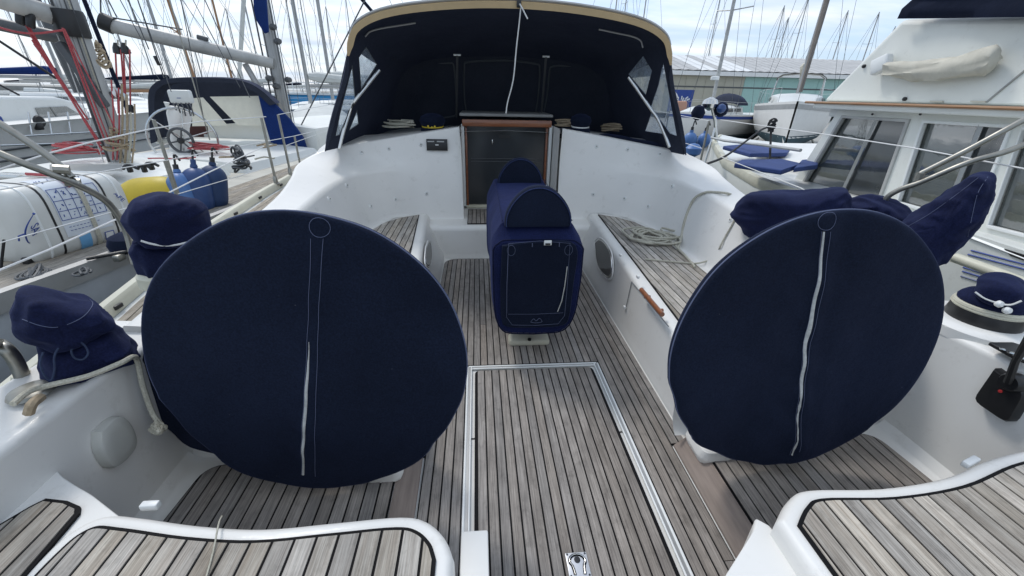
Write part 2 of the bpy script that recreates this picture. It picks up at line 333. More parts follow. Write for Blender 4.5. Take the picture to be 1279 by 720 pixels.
def planked(name, poly, z, parent, pitch, mat_='teak', gap=.0072, x0=0., skew=None, base='caulk', border=.006, label=None):
    """a teak panel: black caulking bed (part) with each plank a sub-part proud of it"""
    b = MB().prism(poly, z-.004, z+.004).build(name, base, parent, smooth=False)
    if label: b['label'] = label
    ins = inset(poly, border); xs = [p[0] for p in ins]; k = math.floor((min(xs)-x0)/pitch)
    while x0+k*pitch < max(xs):
        a = x0+k*pitch+gap/2; c = a+pitch-gap; k += 1
        q = clip(clip(ins, a, True), c, False); q = [p for i, p in enumerate(q) if (Vector(p)-Vector(q[i-1])).length > 1e-4]
        if len(q) < 3: continue
        ys = [p[1] for p in q]; xx = [p[0] for p in q]
        if max(xx)-min(xx) < .006 or max(ys)-min(ys) < .02: continue
        cuts = [min(ys), max(ys)]
        cy = random.uniform(cuts[0]+.35, cuts[1]-.35) if cuts[1]-cuts[0] > 1.1 and random.random() < .45 and len(q) <= 6 else None
        sw = lambda P: [(p[1], p[0]) for p in P]
        for qq in ([q] if cy is None else [sw(clip(sw(q), cy-.0012, False)), sw(clip(sw(q), cy+.0012, True))]):
            if len(qq) > 2: MB().prism(qq, z-.002, z+.0075+random.uniform(-.0005, .0005)).build('plank', mat_, b, smooth=False)
    return b
random.seed(7)
YB = empty('sailing_yacht', (0, 2.5, 0), 'white sailing yacht seen from its own stern, twin wheels and teak cockpit, all canvas on', 'sailing yacht')

# ================================================================ our yacht: hull, decks, cockpit
def gun(y):            # half beam and height of the gunwale
    P = [(-1.5, 1.5, .45), (0, 1.83, .44), (1.2, 2.02, .46), (2, 2.17, .49), (3, 2.31, .53), (4, 2.39, .56), (6, 2.42, .62), (8, 2.25, .70), (10, 1.8, .80), (12, 1.05, .92), (13.6, .06, 1.05)]
    for i in range(len(P)-1):
        if y <= P[i+1][0] or i == len(P)-2:
            a = P[max(i-1, 0)]; b = P[i]; c = P[i+1]; d = P[min(i+2, len(P)-1)]; t = (y-b[0])/(c[0]-b[0])
            f = lambda k: .5*(2*b[k]+(c[k]-a[k])*t+(2*a[k]-5*b[k]+4*c[k]-d[k])*t*t+(3*b[k]-a[k]-3*c[k]+d[k])*t**3)
            return f(1), f(2)
ys = [-1.5+i*.3 for i in range(51)]
hb = MB()
for s in (-1, 1):
    rows = []
    for y in ys:
        g, z = gun(min(y, 13.6)); rows.append([(s*g, y, z-.004), (s*g*1.01, y, z-.15), (s*g*.99, y, z-.6), (s*g*.85, y, -.62), (s*g*.55, y, -1.05)])
    hb.grid(rows, flip=s > 0)
hb.build('hull', 'gel', YB)
# moulding forward of the helm: seat edge S, crease C, coaming top T, deck D
def mould(s):
    S = [(1.33, 1.42, .39), (1.30, 2.2, .39), (1.31, 2.9, .39), (1.31, 3.4, .39), (1.25, 3.72, .39), (1.09, 3.95, .39), (.85, 4.05, .33), (.47, 4.08, .315)]
    Cc = [(1.47, 1.42, .665), (1.48, 2.2, .745), (1.49, 2.9, .79), (1.50, 3.4, .80), (1.42, 3.8, .815), (1.18, 4.02, .83), (.88, 4.12, .85), (.47, 4.15, .87)]
    T = [(1.66, 1.42, .68), (1.68, 2.2, .765), (1.71, 2.9, .825), (1.80, 3.4, .865), (1.90, 3.85, .91), (1.72, 4.08, .99), (1.2, 4.15, 1.085), (.49, 4.2, 1.20)]
    D = [(1.85, 1.42, .46), (1.88, 2.2, .49), (1.93, 2.9, .52), (2.02, 3.45, .54), (2.10, 4.0, .56), (1.85, 4.45, 1.0), (1.2, 4.6, 1.10), (.49, 4.6, 1.18)]
    S, Cc, T, D = [[(x+(.03 if s > 0 else 0), y, z) for x, y, z in crom(q, 8)] for q in (S, Cc, T, D)]
    rows = []
    for i in range(len(S)):
        f = i/(len(S)-1); rC = .05+.10*max(0, (f-.55)/.45); m_ = (Vector(S[i])+Vector(Cc[i]))*.5
        inner = Vector(S[i])-Vector((.04 if f < .65 else .02, .0 if f < .5 else .03, 0))
        rows.append([(p[0]*s, p[1], p[2]) for p in fillet([inner, Vector(S[i]), Vector(Cc[i]), Vector(T[i]), Vector(D[i])], [.05, .035 if f < .72 else .035+(f-.72)*.6, .025], 5)])
    return rows
mb = MB()
for s in (-1, 1): mb.grid(mould(s), flip=s > 0)
# side of cockpit well, seats and bridge deck
for s in (-1, 1):
    o = .03 if s > 0 else 0
    prof = []
    for y, xf, xs in ((1.42, .70, 1.36), (2.2, .735, 1.34), (2.9, .785, 1.34), (3.4, .82, 1.34), (3.72, .845, 1.28), (3.95, .862, 1.12), (4.05, .87, .90)):
        prof.append([Vector((q[0]*s, y, q[1])) for q in [(.655, -.004)]+[(p.x, p.z) for p in fillet([V(.665, 0, .0), V(.672, 0, .05), V(xf-.03, 0, .385), V(xf+.05, 0, .3885), V(xs, 0, .389)], [.02, .035, .0], 5)]])
    mb.grid(prof, flip=s < 0)
    x = [1.36, .71]; mb.add([(s*.66, 1.42, -.01), (s*.70, 1.42, .385), (s*1.33, 1.42, .39), (s*1.47, 1.42, .665), (s*1.66, 1.42, .68), (s*1.9, 1.42, .45), (s*1.9, 1.42, -.01)], [(0, 1, 2, 3, 4, 5, 6)])
mb.grid([[Vector((x, y, z)) for x in (-.88, -.6, -.3, 0, .3, .6, .88)] for y, z in ((3.80, -.004), (3.802, .02), (3.81, .05), (3.82, .27), (3.83, .30), (3.85, .32), (3.88, .325), (4.62, .325))], flip=True)
for s in (-1, 1): mb.grid([[(s*.475, y, z) for y in (4.10, 4.6)] for z in (.3, .6, .9, 1.2)], flip=s > 0)
# cockpit floor sheet and helm platforms (inboard edge ramps up)
mb.add([(-1.9, -.6, -.006), (1.9, -.6, -.006), (1.9, 1.45, -.006), (-1.9, 1.45, -.006)], [(0, 1, 2, 3)])
mb.add([(-.69, 1.44, -.006), (.69, 1.44, -.006), (.69, 3.9, -.006), (-.69, 3.9, -.006)], [(0, 1, 2, 3)])
for s in (-1, 1):
    o = .07 if s > 0 else 0
    mb.grid([[(s*x, y, z) for x, z in ((.585, -.004), (.66, .068), (.68, .072), (1.50+o, .072), (1.535+o, .078), (1.565+o, .12))] for y in (-.5, 1.22, 1.30, 1.338)], flip=s < 0)
    mb.grid([[(s*x, y, z) for x in (.58, 1.6+o)] for y, z in ((1.335, .072), (1.36, .09), (1.385, .13), (1.41, .3), (1.43, .6))], flip=s > 0)
    # aft coaming
    rows = []
    for y in (-.6, .2, .7, 1.1, 1.3, 1.42, 1.5):
        k = max(0, y-1.1)*.10
        rows.append([(s*p.x, y, p.z) for p in fillet([V(1.56+o, 0, .07), V(1.555+o-k, 0, .645), V(1.80+o*.5, 0, .66), V(1.90+o*.5, 0, .455)], .026, 5)])
    mb.grid(rows, flip=s > 0)
cm_ = mb.build('cockpit_moulding', 'gel', YB, angle=50); wn_m = cm_.modifiers.new('weighted', 'WEIGHTED_NORMAL'); wn_m.keep_sharp = True; wn_m.weight = 80
# side decks: bare gelcoat sheet, teak strakes following the gunwale, white toe rail
dk = MB()
for s in (-1, 1):
    rows = []
    for y in [-.6+i*.3 for i in range(48)]:
        g, z = gun(y); k_ = 1.88 if y < 1.6 else 1.9; rows.append([(s*g, y, z-.004), (s*max(0, min(g-.05, max(g-.62, k_) if y < 4 else g-.7)), y, z-.004)])
    dk.grid(rows, flip=s < 0)
dk.build('side_deck', 'gel2', YB)
for s in (-1, 1):
    bed = MB(); rows = []
    Y0, Y1 = (.75, 8.6)
    yy = [Y0+i*.25 for i in range(int((Y1-Y0)/.25)+1)]
    w_in = lambda y: .11+.045*7*min(1, max(.35, (y-.2)/1.7))
    for y in yy: g, z = gun(y); rows.append([(s*(g-.09), y, z+.002), (s*max(g-.09-.045*7-.01, min(g-.1, 1.93)), y, z+.002)])
    bo = bed.grid(rows, flip=s < 0).build('deck_teak', 'caulk', YB, smooth=False)
    for k in range(7):
        m_ = MB(); rows = []
        for y in yy:
            g, z = gun(y); a = g-.095-k*.045; b_ = a-.0395
            if b_ < 1.925 and y < 3.2: continue
            rows.append([(s*a, y, z+.001), (s*a, y, z+.007), (s*b_, y, z+.007), (s*b_, y, z+.001)])
        if len(rows) > 1: m_.grid(rows, flip=s > 0, closed=True, caps=True).build('plank', 'teakw', bo, smooth=False)
    tr = MB(); rows = []
    for y in [-.8+i*.3 for i in range(48)]:
        g, z = gun(y); rows.append([(s*p[0], y, p[1]) for p in ((g+.012, z-.05), (g+.012, z+.045), (g+.002, z+.06), (g-.035, z+.06), (g-.048, z+.045), (g-.052, z-.002))])
    to = tr.grid(rows, flip=s > 0).build('toe_rail', 'cream' if s < 9 else 'gel', YB)
    for k in range(9):
        y = .9+k*.5; g, z = gun(y); MB().box((s*(g-.055), y, z+.028), (.012, .05, .022), bev=.004).build('drain_slot', 'black', to)
# coachroof under the sprayhood
cr_ = MB(); rows = []
for i in range(26):
    y = 4.45+i*.28; k = max(0, (y-6.5)/6); h = 1.05-.35*k**1.5; ww = 1.9*(1-.55*k**1.3)
    rows.append([(x*ww, y, .56+.0*y+(h-.56)*zc) for x, zc in ((-1.1, 0), (-1.04, .5), (-.98, .85), (-.9, .96), (-.6, 1.07), (-.25, 1.17), (0, 1.2), (.25, 1.17), (.6, 1.07), (.9, .96), (.98, .85), (1.04, .5), (1.1, 0))])
cr_.grid(rows, flip=True).build('coachroof', 'gel2', YB, angle=60)

# ---- teak sole in three lengths round the hatch, hatch, helm floors, bridge pad
P_ = .0428
def yfront(r=.12): return arc((-.655+r, 3.77-r), r, pi, pi/2)+arc((.655-r, 3.77-r), r, pi/2, 0)
planked('cockpit_sole', [(-.4065, -.4), (-.4065, 2.012), (.4065, 2.012), (.4065, -.4), (.58, -.4), (.58, 1.345), (.655, 1.345)]+yfront()[::-1]+[(-.655, 1.345), (-.58, 1.345), (-.58, -.4)], 0, YB, P_, x0=.4066, border=.003)
hz = .0
hat = planked('sole_hatch', [(-.355, -.4)]+arc((-.355+.03, 1.955-.03), .03, pi, pi/2)+arc((.355-.03, 1.955-.03), .03, pi/2, 0)+[(.355, -.4)], .006, YB, P_)
fr = MB()
for d, wdt, hgt in ((.3985, .010, .010), (.3765, .008, .010)):
    for s_ in (-1, 1): fr.box((s_*d, .8, hgt/2), (wdt, 2.4, hgt), bev=.003)
    fr.box((0, 1.602+d, hgt/2-.0006), (2*d-wdt, wdt, hgt), bev=.003)
gz = MB()
for s_ in (-1, 1): gz.box((s_*.3875, .8, .002), (.0125, 2.4, .007))
gz.box((0, 1.9895, .0015), (.7625, .0125, .007)); gz.build('frame_channel', 'alu', YB, smooth=False)
fr.build('hatch_frame', 'white', YB)
# lifting ring set in a steel plate
c = px(722, 706, z=.016); rp = MB().box((c.x, c.y, .016), (.078, .085, .006), bev=.003).build('lifting_ring', mat('brushed_plate', (.62, .63, .65), .38, .35), hat)
ro = MB(); pts = []
for k in range(15):
    a = radians(-60+300*k/14); pts.append((c.x+.024*sin(a-radians(90)+radians(0)), c.y+.008+.024*cos(a-radians(90)), .0215))
pts = [(c.x-.017, c.y-.033, .0215), (c.x-.019, c.y-.014, .0215)]+[(c.x+.028*cos(a), c.y+.012+.022*sin(a), .0215) for a in [radians(220-k*26) for k in range(11)]]+[(c.x+.019, c.y-.014, .0215), (c.x+.017, c.y-.033, .0215)]
ro.tube(pts, .0032); ro.build('ring_handle', 'steel', hat)
MB().tube([(p[0], p[1], .0195) for p in pts], .0052, n=6).build('ring_groove', 'caulk', hat)
MB().lathe((c.x, c.y+.016, .0195), [(.011, -.001), (.011, .0015), (.006, .002)], 16).build('latch_hole', 'black', hat)
for dx, dy in ((-.032, -.036), (.032, -.036), (-.032, .036), (.032, .036)): MB().lathe((c.x+dx, c.y+dy, .0195), [(.0035, -.001), (.0035, .001), (0.001, .0015)], 8).build('screw', 'dark', hat)
# brownish bevel strips and helm floors
for s in (-1, 1):
    o = .07 if s > 0 else 0
    m_ = MB(); m_.grid([[(s*.588, y, .0), (s*.590, y, .008), (s*.662, y, .076), (s*.672, y, .076)] for y in (-.4, .4, 1.338)], flip=s < 0)
    m_.add([(s*.588, 1.338, 0), (s*.590, 1.338, .008), (s*.662, 1.338, .076), (s*.672, 1.338, .076), (s*.672, 1.338, 0)], [(0, 1, 2, 3, 4)])
    m_.build('foot_wedge', mat('teak_wedge%d' % (s+1), (.29, .235, .20), .75, col2=(.20, .16, .135), scale=1, stretch=(40, 5, 40)), YB, smooth=False)
    r = .07; xe = 1.465+o
    poly = [(s*.675, -.4), (s*.675, 1.336), (s*.80, 1.336), (s*1.0, 1.30)]+[(s*q[0], q[1]) for q in arc((xe-r, 1.285-r), r, pi/2, 0)]+[(s*(xe+.02), .9), (s*(xe+.02), -.4)]
    planked('helm_floor', poly, .076, YB, .052)
# bridge-deck pad in front of the companionway
planked('bridge_pad', [(-.43, 3.875), (-.43, 4.43), (.43, 4.43), (.43, 3.875)], .330, YB, P_)
# ---- cockpit seats
for s in (-1, 1):
    inn = [(.745, 1.46), (.765, 1.85), (.81, 2.5), (.855, 3.2), (.905, 3.98)]
    out_ = [(1.07, 3.87), (1.19, 3.70), (1.25, 3.5), (1.265, 3.2), (1.265, 2.6), (1.26, 2.2), (1.27, 1.46)]
    planked('seat_teak', [(s*x, y) for x, y in inn+out_], .392, YB, .0500, mat_='teakseat')
# ---- aft seats with white rim
def aftseat(front, side, s):
    pts = crom([(x, y, 0) for x, y in front], 5); poly = [(p.x, p.y) for p in pts]
    poly = [(poly[0][0], -.5)]+poly+[(side, -.5)]
    mb_ = MB()
    ins = lambda d: inset(poly, d)
    A = sum(poly[i][0]*poly[(i+1) % len(poly)][1]-poly[(i+1) % len(poly)][0]*poly[i][1] for i in range(len(poly)))
    base = poly if A > 0 else poly[::-1]
    rows = [[(x, y, z) for x, y in (base if d == 0 else ins(d))] for d, z in ((.02, -.01), (.012, .30), (.0, .40), (.0, .455), (.004, .470), (.012, .480), (.022, .484), (.036, .482))]
    mb_.grid(rows, closed=True); top = ins(.036); k = len(mb_.v); mb_.v += [(x, y, .482) for x, y in top]
    mb_.f += [tuple(i+k for i in t) for t in tessellate_polygon([[Vector((x, y, 0)) for x, y in top]])]
    o = mb_.build('aft_seat', 'gel', YB, angle=50); wm3 = o.modifiers.new('weighted', 'WEIGHTED_NORMAL'); wm3.keep_sharp = True
    return o, ins(.042)
lf = [px(u, v, z=.48) for u, v in ((125, 634), (170, 641), (250, 653), (330, 657), (420, 649), (500, 642), (533, 648), (556, 668), (567, 695))]
def teakpanel(poly, name='seat_teak', pitch=.0525):
    return planked(name, poly, .484, YB, pitch, mat_='teakseat', border=.010)
o, tp = aftseat([(-1.385, .55), (-1.383, .66), (-1.365, .74), (-1.31, .782), (-1.22, .772)]+[(p.x, p.y) for p in lf[2:]], -.395, -1); teakpanel(tp)
rf = [px(u, v, z=.48) for u, v in ((1300, 556), (1240, 570), (1180, 594), (1100, 607), (1010, 609), (985, 622), (970, 650))]
o, tp = aftseat([(p.x, p.y) for p in rf], .445, 1); teakpanel(tp)
# outboard locker lid on the left quarter
mb = MB().prism([(-1.9, -.5), (-1.9, 1.08)]+[(p.x, p.y) for p in crom([V(-1.70, 1.06, 0), V(-1.62, .985, 0), V(-1.55, .925, 0), V(-1.48, .885, 0), V(-1.40, .845, 0), V(-1.33, .805, 0), V(-1.26, .765, 0)], 4)]+[(-1.15, .70), (-1.15, -.5)], .30, .4785)
mb.build('quarter_locker', 'gel', YB, smooth=False, bevel=.004)
p = [px(u, v, z=.484) for u, v in ((-40, 680), (38, 634), (58, 624), (85, 627), (101, 634), (100, 642), (30, 724), (-30, 790))]
teakpanel([(q.x, q.y) for q in p])
MB().box((-1.392, .52, .482), (.008, .22, .010)).build('hinge_gap', 'caulk', YB)
h1 = px(180, 630, z=.492); MB().box((h1.x, h1.y+.012, .47), (.045, .02, .02), bev=.004).build('hinge', 'white', YB)
h1 = px(1222, 575, z=.492); MB().box((h1.x, h1.y+.012, .47), (.07, .02, .02), rz=.3, bev=.004).build('hinge', 'white', YB)
# thin cord lying over the left aft seat
# ---- transom gate posts
MB().box((-.345, .30, .20), (.075, .85, .40), bev=.006).build('gate_post', 'gel', YB)
mb = MB(); a = [px(u, v, z=.42) for u, v in ((944, 646), (962, 656), (1015, 722), (905, 720), (938, 668))]
mb.prism([(p.x, p.y) for p in a[:3]]+[(a[2].x, -.4), (a[3].x-.02, -.4)]+[(p.x, p.y) for p in a[3:]], 0, .42).build('gate_post', 'gel', YB, bevel=.008)

# ---- companionway, snap studs, hatches and fittings on the moulding
cw = MB()   # frame posts and head, varnished
yb = 4.50
pa = [px(580, 165, y=yb), px(589, 257, y=yb), px(686, 165, y=yb), px(685, 257, y=yb)]
zt, zb_ = 1.185, .36
xl, xr = -.45, .43
comp = MB().box(((xl+xr)/2, yb+.045, (zt+zb_)/2), (xr-xl, .02, zt-zb_)).build('companionway', mat('smoked_acrylic', (.045, .050, .054), .16, var=.3, scale=2), YB)
MB().box(((xl+xr)/2, yb+.06, 1.10), (xr-xl-.08, .02, .14)).build('smoked_panel', mat('smoke_grey', (.22, .24, .26), .15), comp)
for x in (xl+.015, xr-.015): MB().box((x, yb+.01, (zt+zb_)/2), (.022, .05, zt-zb_), bev=.004).build('door_post', 'wood', comp)
for x in (xl-.017, xr+.017): MB().box((x, yb+.0, (zt+zb_)/2+.01), (.03, .12, zt-zb_+.02), bev=.004).build('frame', 'gel2', comp)
MB().box(((xl+xr)/2, yb-.03, zt+.035), (xr-xl+.04, .09, .065), bev=.008).build('head_board', 'wood', comp)
MB().box(((xl+xr)/2, yb+.01, zb_-.012), (xr-xl, .05, .03), bev=.004).build('sill', 'cream', comp)
MB().box(((xl+xr)/2, yb+.40, zt+.105), (xr-xl+.1, .7, .03), bev=.01).build('sliding_hatch', 'grey', comp)
for z in (.86, .83): MB().box(((xl+xr)/2, yb+.032, z), (xr-xl-.12, .008, .006)).build('board_joint', 'wired', comp)
MB().box((-.03, yb+.030, 1.085), (.12, .008, .03)).build('vent_plate', 'black', comp)
MB().box((-.16, yb+.028, 1.03), (.012, .02, .05), bev=.004).build('latch', 'steel', comp)
# grey side of the opening
# notice plate
q = px(546, 181, y=4.155); np_ = MB().box(q+V(0, -.012, .0), (.20, .012, .105), rx=-.1, bev=.003).build('notice_plate', 'black', YB)
def text(body, loc, size, m, parent, rot, name='lettering', ext=.001, align='CENTER'):
    cu = bpy.data.curves.new(name, 'FONT'); cu.body = body; cu.size = size; cu.extrude = ext; cu.align_x = align; cu.align_y = 'CENTER'; cu.resolution_u = 3
    o = bpy.data.objects.new(name, cu); COL.objects.link(o)
    dg = bpy.context.evaluated_depsgraph_get(); me = bpy.data.meshes.new_from_object(o.evaluated_get(dg)); bpy.data.objects.remove(o)
    R = Matrix(rot).transposed().to_4x4() if not isinstance(rot, Matrix) else rot.to_4x4()
    me.transform(Matrix.Translation(loc) @ R); me.materials.clear(); me.materials.append(M[m])
    o = bpy.data.objects.new(name, me); COL.objects.link(o)
    if parent: o.parent = parent; o.matrix_parent_inverse = Matrix.Translation(-world_loc(parent))
    return o
RXZ = ((1, 0, 0), (0, 0, 1), (0, -1, 0))   # text standing upright, read from astern
for x_, z_, w_ in ((-.062, .030, .05), (-.030, .031, .012), (.012, .031, .022), (.045, .030, .05), (-.045, -.030, .07), (.055, -.029, .05)):
    MB().box(q+V(x_, -.0205+z_*-.08, z_), (w_, .003, .011), rx=-.1, bev=.001).build('print_mark', 'alu', np_)
MB().box(q+V(0, -.020, .0), (.03, .004, .008)).build('emblem', 'white', np_)
studs = [px(u, v, y=4.14) for u, v in ((526, 184),)]
rowsR, rowsL = mould(1), mould(-1)
def onmould(u, v):
    """nearest point of the cockpit moulding seen along a pixel's ray"""
    best = None
    for rows in (rowsL, rowsR):
        for i in range(len(rows)-1):
            for j in range(len(rows[0])-1):
                for tri in ((rows[i][j], rows[i][j+1], rows[i+1][j+1]), (rows[i][j], rows[i+1][j+1], rows[i+1][j])):
                    a, b, c = map(Vector, tri); d = px(u, v, z=CAM.z-1)-CAM
                    e1, e2 = b-a, c-a; p_ = d.cross(e2); det = e1.dot(p_)
                    if abs(det) < 1e-9: continue
                    t_ = CAM-a; U = t_.dot(p_)/det; qv = t_.cross(e1); W_ = d.dot(qv)/det; t = e2.dot(qv)/det
                    if U >= 0 and W_ >= 0 and U+W_ <= 1 and t > 0 and (best is None or t < best[0]):
                        nn = e1.cross(e2).normalized(); nn = nn if nn.dot(d) < 0 else -nn; best = (t, CAM+d*t, nn)
    return best
for u, v in ((452, 191), (486, 186), (526, 181), (433, 232), (411, 249), (463, 258), (494, 249), (533, 242),
             (745, 183), (784, 187), (824, 193), (840, 233), (741, 243), (780, 248), (810, 258), (913, 275)):
    b = onmould(u, v)
    if b: MB().lathe(b[1]-b[2]*.002, [(.021, 0), (.021, .004), (.016, .007), (.012, .002), (.009, .002), (.008, .010), (.003, .012)], 14, axis=b[2]).build('snap_stud', 'white', YB); MB().lathe(b[1]+b[2]*.004, [(.006, 0), (.006, .008), (.002, .010)], 8, axis=b[2]).build('stud_pin', 'steelold', YB)
# port light, grab rail, hatch outline and latches on the seat fronts
def sf(u, v, s=1, o=.002):   # point on a seat front
    x = .70
    for it in range(14):
        p = px(u, v, x=s*x); x = .5*x+.5*(.672+((.735+.05*(p.y-2.2)/1.0-.03)-.672)*min(1, max(0, p.z/.385)))
    return px(u, v, x=s*(x-o))
for s, prt in ((1, ((744, 304), (749, 300), (756, 305), (763, 318), (764, 338), (760, 346), (752, 340), (746, 326))), (-1, ((532, 310), (535, 303), (538, 308), (538, 328), (534, 334), (531, 325)))):
    P3 = crom([sf(u, v, s, .006) for u, v in prt+prt[:1]], 4)[:-1]; c2 = sum(P3, V(0, 0, 0))/len(P3)
    rim = MB().tube(P3+[P3[0]], .0075, n=8).build('port_light', 'steel', YB)
    MB().tube([c2+(p-c2)*1.13 for p in P3]+[c2+(P3[0]-c2)*1.13], .006, n=6).build('rebate', 'gel', rim)
    MB().slab([c2+(p-c2)*.98 for p in P3], (-s, 0, .1), .005).build('pane', 'dark', rim)
for a, b in (((789, 352), (782, 384)), ((789, 352), (835, 408))):
    MB().tube([sf(*a), sf(*b)], .0035, n=5).build('locker_joint', mat('joint_grey', (.25, .26, .26), .8), YB)
gh = MB().tube([sf(808, 362)+V(-.035, 0, 0), sf(835, 393)+V(-.035, 0, 0)], [.014, .014], n=10).build('grab_handle', 'wood', YB)
for u, v in ((812, 371), (828, 388)): MB().tube([sf(u, v), sf(u, v)+V(-.035, 0, 0)], .011).build('handle_foot', 'wood', gh)
for u, v in ((776, 319), (798, 346), (781, 384), (739, 276)): MB().box(sf(u, v)+V(-.006, 0, 0), (.016, .03, .02), bev=.005).build('latch_button', 'white', YB)
# outlet cover on the left helm coaming
pts = [px(u, v, x=-1.545) for u, v in ((118, 540), (143, 520), (160, 536), (163, 560), (137, 585), (120, 565))]
c = sum(pts, V(0, 0, 0))/6; o_ = crom(pts+[pts[0]], 4)[:-1]
mb = MB(); mb.grid([[c+(p-c)*k+V(dx, 0, 0) for p in o_] for k, dx in ((1, -.01), (1, .012), (.96, .02), (.86, .024), (.5, .026))], closed=True, caps=True)
mb.build('outlet_cover', mat('outlet_grey', (.50, .50, .46), .5), YB)
# speaker-like small specks are left to the material
# engine control and instrument panel on the right coaming
XR = 1.622
pc = [px(u, v, x=XR) for u, v in ((1250, 460), (1222, 500), (1268, 531), (1292, 490))]
c = sum(pc, V(0, 0, 0))/4
mb = MB(); mb.grid([[c+(p-c)*k+V(dx, 0, 0) for p in crom(fillet(pc+[pc[0]], .03, 3), 1)] for k, dx in ((1, .01), (1, -.022), (.93, -.032), (.8, -.034), (.3, -.034))], closed=True, caps=True)
ec = mb.build('engine_control', 'black', YB)
a = px(1262, 478, x=XR-.05); b = px(1279, 432, x=XR-.10)
MB().lathe(a+V(.03, 0, 0), [(.034, 0), (.034, .03), (.028, .04)], 18, axis=(-1, 0, 0)).build('lever_hub', 'black', ec)
MB().tube([a+V(-.01, 0, 0), a*.4+b*.6+V(-.01, 0, 0), b+V(0, 0, .05)], [.012, .011, .014]).build('lever', 'black', ec)
MB().lathe(px(1250, 489, x=XR-.034), [(.006, 0), (.006, .004), (.002, .005)], 10, axis=(-1, 0, 0)).build('stop_button', 'redc', ec)
pp = [px(u, v, z=.672) for u, v in ((1233, 431), (1262, 431), (1290, 440), (1290, 458), (1270, 452))]
mb = MB().slab(pp, (0, 0, 1), .014); ip = mb.build('instrument_panel', 'black', YB, bevel=.004)
for u, v in ((1252, 436), (1264, 441), (1276, 447)): q = px(u, v, z=.688); MB().box(q, (.02, .016, .004), rz=.8, bev=.002).build('key', 'steel', ip)
# big white bracket / base under the right winch
WR = px(1226, 400, z=.68)
MB().lathe((WR.x+.01, WR.y, .655), [(.19, -.03), (.19, .012), (.175, .026), (.15, .03)], 36).build('winch_pad', 'gel', YB)
wn = MB().lathe((WR.x, WR.y, .685), [(.117, 0), (.119, .01), (.112, .050), (.10, .055)], 40).build('winch', 'black', YB)
MB().lathe((WR.x, WR.y, .733), [(.110, 0), (.115, .005), (.112, .024), (.098, .030)], 40).build('winch_skirt', 'cream', wn)
for k in range(2): MB().lathe((WR.x, WR.y, .741+k*.009), [(.1135-k*.001, -.002), (.1165-k*.001, 0), (.1135-k*.001, .002)], 40).build('skirt_ring', 'rope', wn)
# helm pedestals under the covers, with the foot showing
WHC = {-1: V(-.886, 1.17, .66), 1: V(.886, 1.17, .66)}
for s in (-1, 1):
    c = WHC[s]; pd = MB(); rows = []
    for z, a, b in ((.06, .16, .10), (.075, .165, .105), (.10, .14, .085), (.35, .10, .07), (.62, .11, .08), (.78, .09, .07)):
        rows.append([(c.x-s*.02+a*cos(t), c.y+.13+b*sin(t), z) for t in [2*pi*k/24 for k in range(24)]])
    pd.grid(rows, closed=True, caps=True); po = pd.build('steering_pedestal', 'gel', YB)
    # low base fairing the pictures shows below the canvas
    MB().box((c.x+(-s)*(.16 if s < 0 else .185), c.y+(.075 if s < 0 else .09), .085), (.16, .18, .09), rz=.0, bev=.04).build('pedestal_base', 'gel', po)
# folding table's foot between the seats
MB().box((.0, 2.26, .02), (.27, .10, .05), bev=.018).build('table_foot', 'cream', YB)
MB().lathe((.0, 2.215, .045), [(.012, 0), (.012, .012), (.004, .016)], 12).build('foot_bolt', 'black', YB)
# pushpit rails, stanchions and lifelines
def rail(name, pts, r, m='steelold', n=10, k=6): return MB().tube(crom(pts, k), r, n=n).build(name, m, YB)
E_ = [px(-160, 120, x=-2.6), px(0, 192, x=-2.2), px(60, 216, x=-2.1), px(92, 229, x=-2.06), px(125, 246, x=-2.04), px(142, 262, x=-2.03), px(158, 290, x=-2.03), px(168, 330, x=-2.03)]
po = rail('pushpit', E_, .0145)
rail('pushpit', [px(-110, 90, x=-2.5), px(0, 155, x=-2.25), px(60, 195, x=-2.12), px(90, 222, x=-2.06)], .0145)
for u, v in ((77, 212), (91, 228)): q = px(u, v, x=-2.07); MB().tube([q+V(-.02, -.012, .004), q+V(.02, .012, -.004)], .019).build('rail_clamp', 'steelold', po)
rail('pushpit_leg', [px(-70, 440, z=.95), px(-8, 430, x=-1.80), px(8, 437, x=-1.78), px(20, 452, x=-1.78), px(30, 475, x=-1.78)], .019)
MB().lathe(px(28, 470, x=-1.79)-V(0, 0, .03), [(.032, -.02), (.034, .0), (.026, .03), (.022, .04)], 16).build('rail_socket', 'cream', po)
MB().lathe(px(40, 490, z=.665)+V(0, 0, .0), [(.055, 0), (.05, .01), (.03, .018)], 20).build('rail_flange', 'steelold', po)
F_ = [px(1420, 110, x=2.75), px(1279, 181, x=2.35), px(1210, 203, x=2.2), px(1150, 228, x=2.1), px(1122, 238, x=2.06), px(1104, 252, x=2.04), px(1085, 290, x=2.04)]
po = rail('pushpit', F_, .0145)
rail('pushpit', [px(1420, 75, x=2.75), px(1279, 150, x=2.35), px(1210, 187, x=2.22), px(1150, 217, x=2.12)], .0145)
q = px(1148, 222, x=2.1); MB().tube([q+V(0, 0, -.02), q+V(0, 0, .025)], .019).build('rail_clamp', 'steelold', po)
def stanchion(s, y, h=.62, lean=0):
    g, z = gun(y); b = V(s*(g-.03), y, z+.05)
    o = MB().tube([b, b+V(s*lean, 0, h)], .0125, n=8).build('stanchion', 'steelold', YB)
    MB().lathe(b, [(.035, -.01), (.035, .005), (.022, .012), (.020, .07), (.016, .075)], 12).build('stanchion_base', 'steelold', o)
    return b+V(s*lean, 0, h)
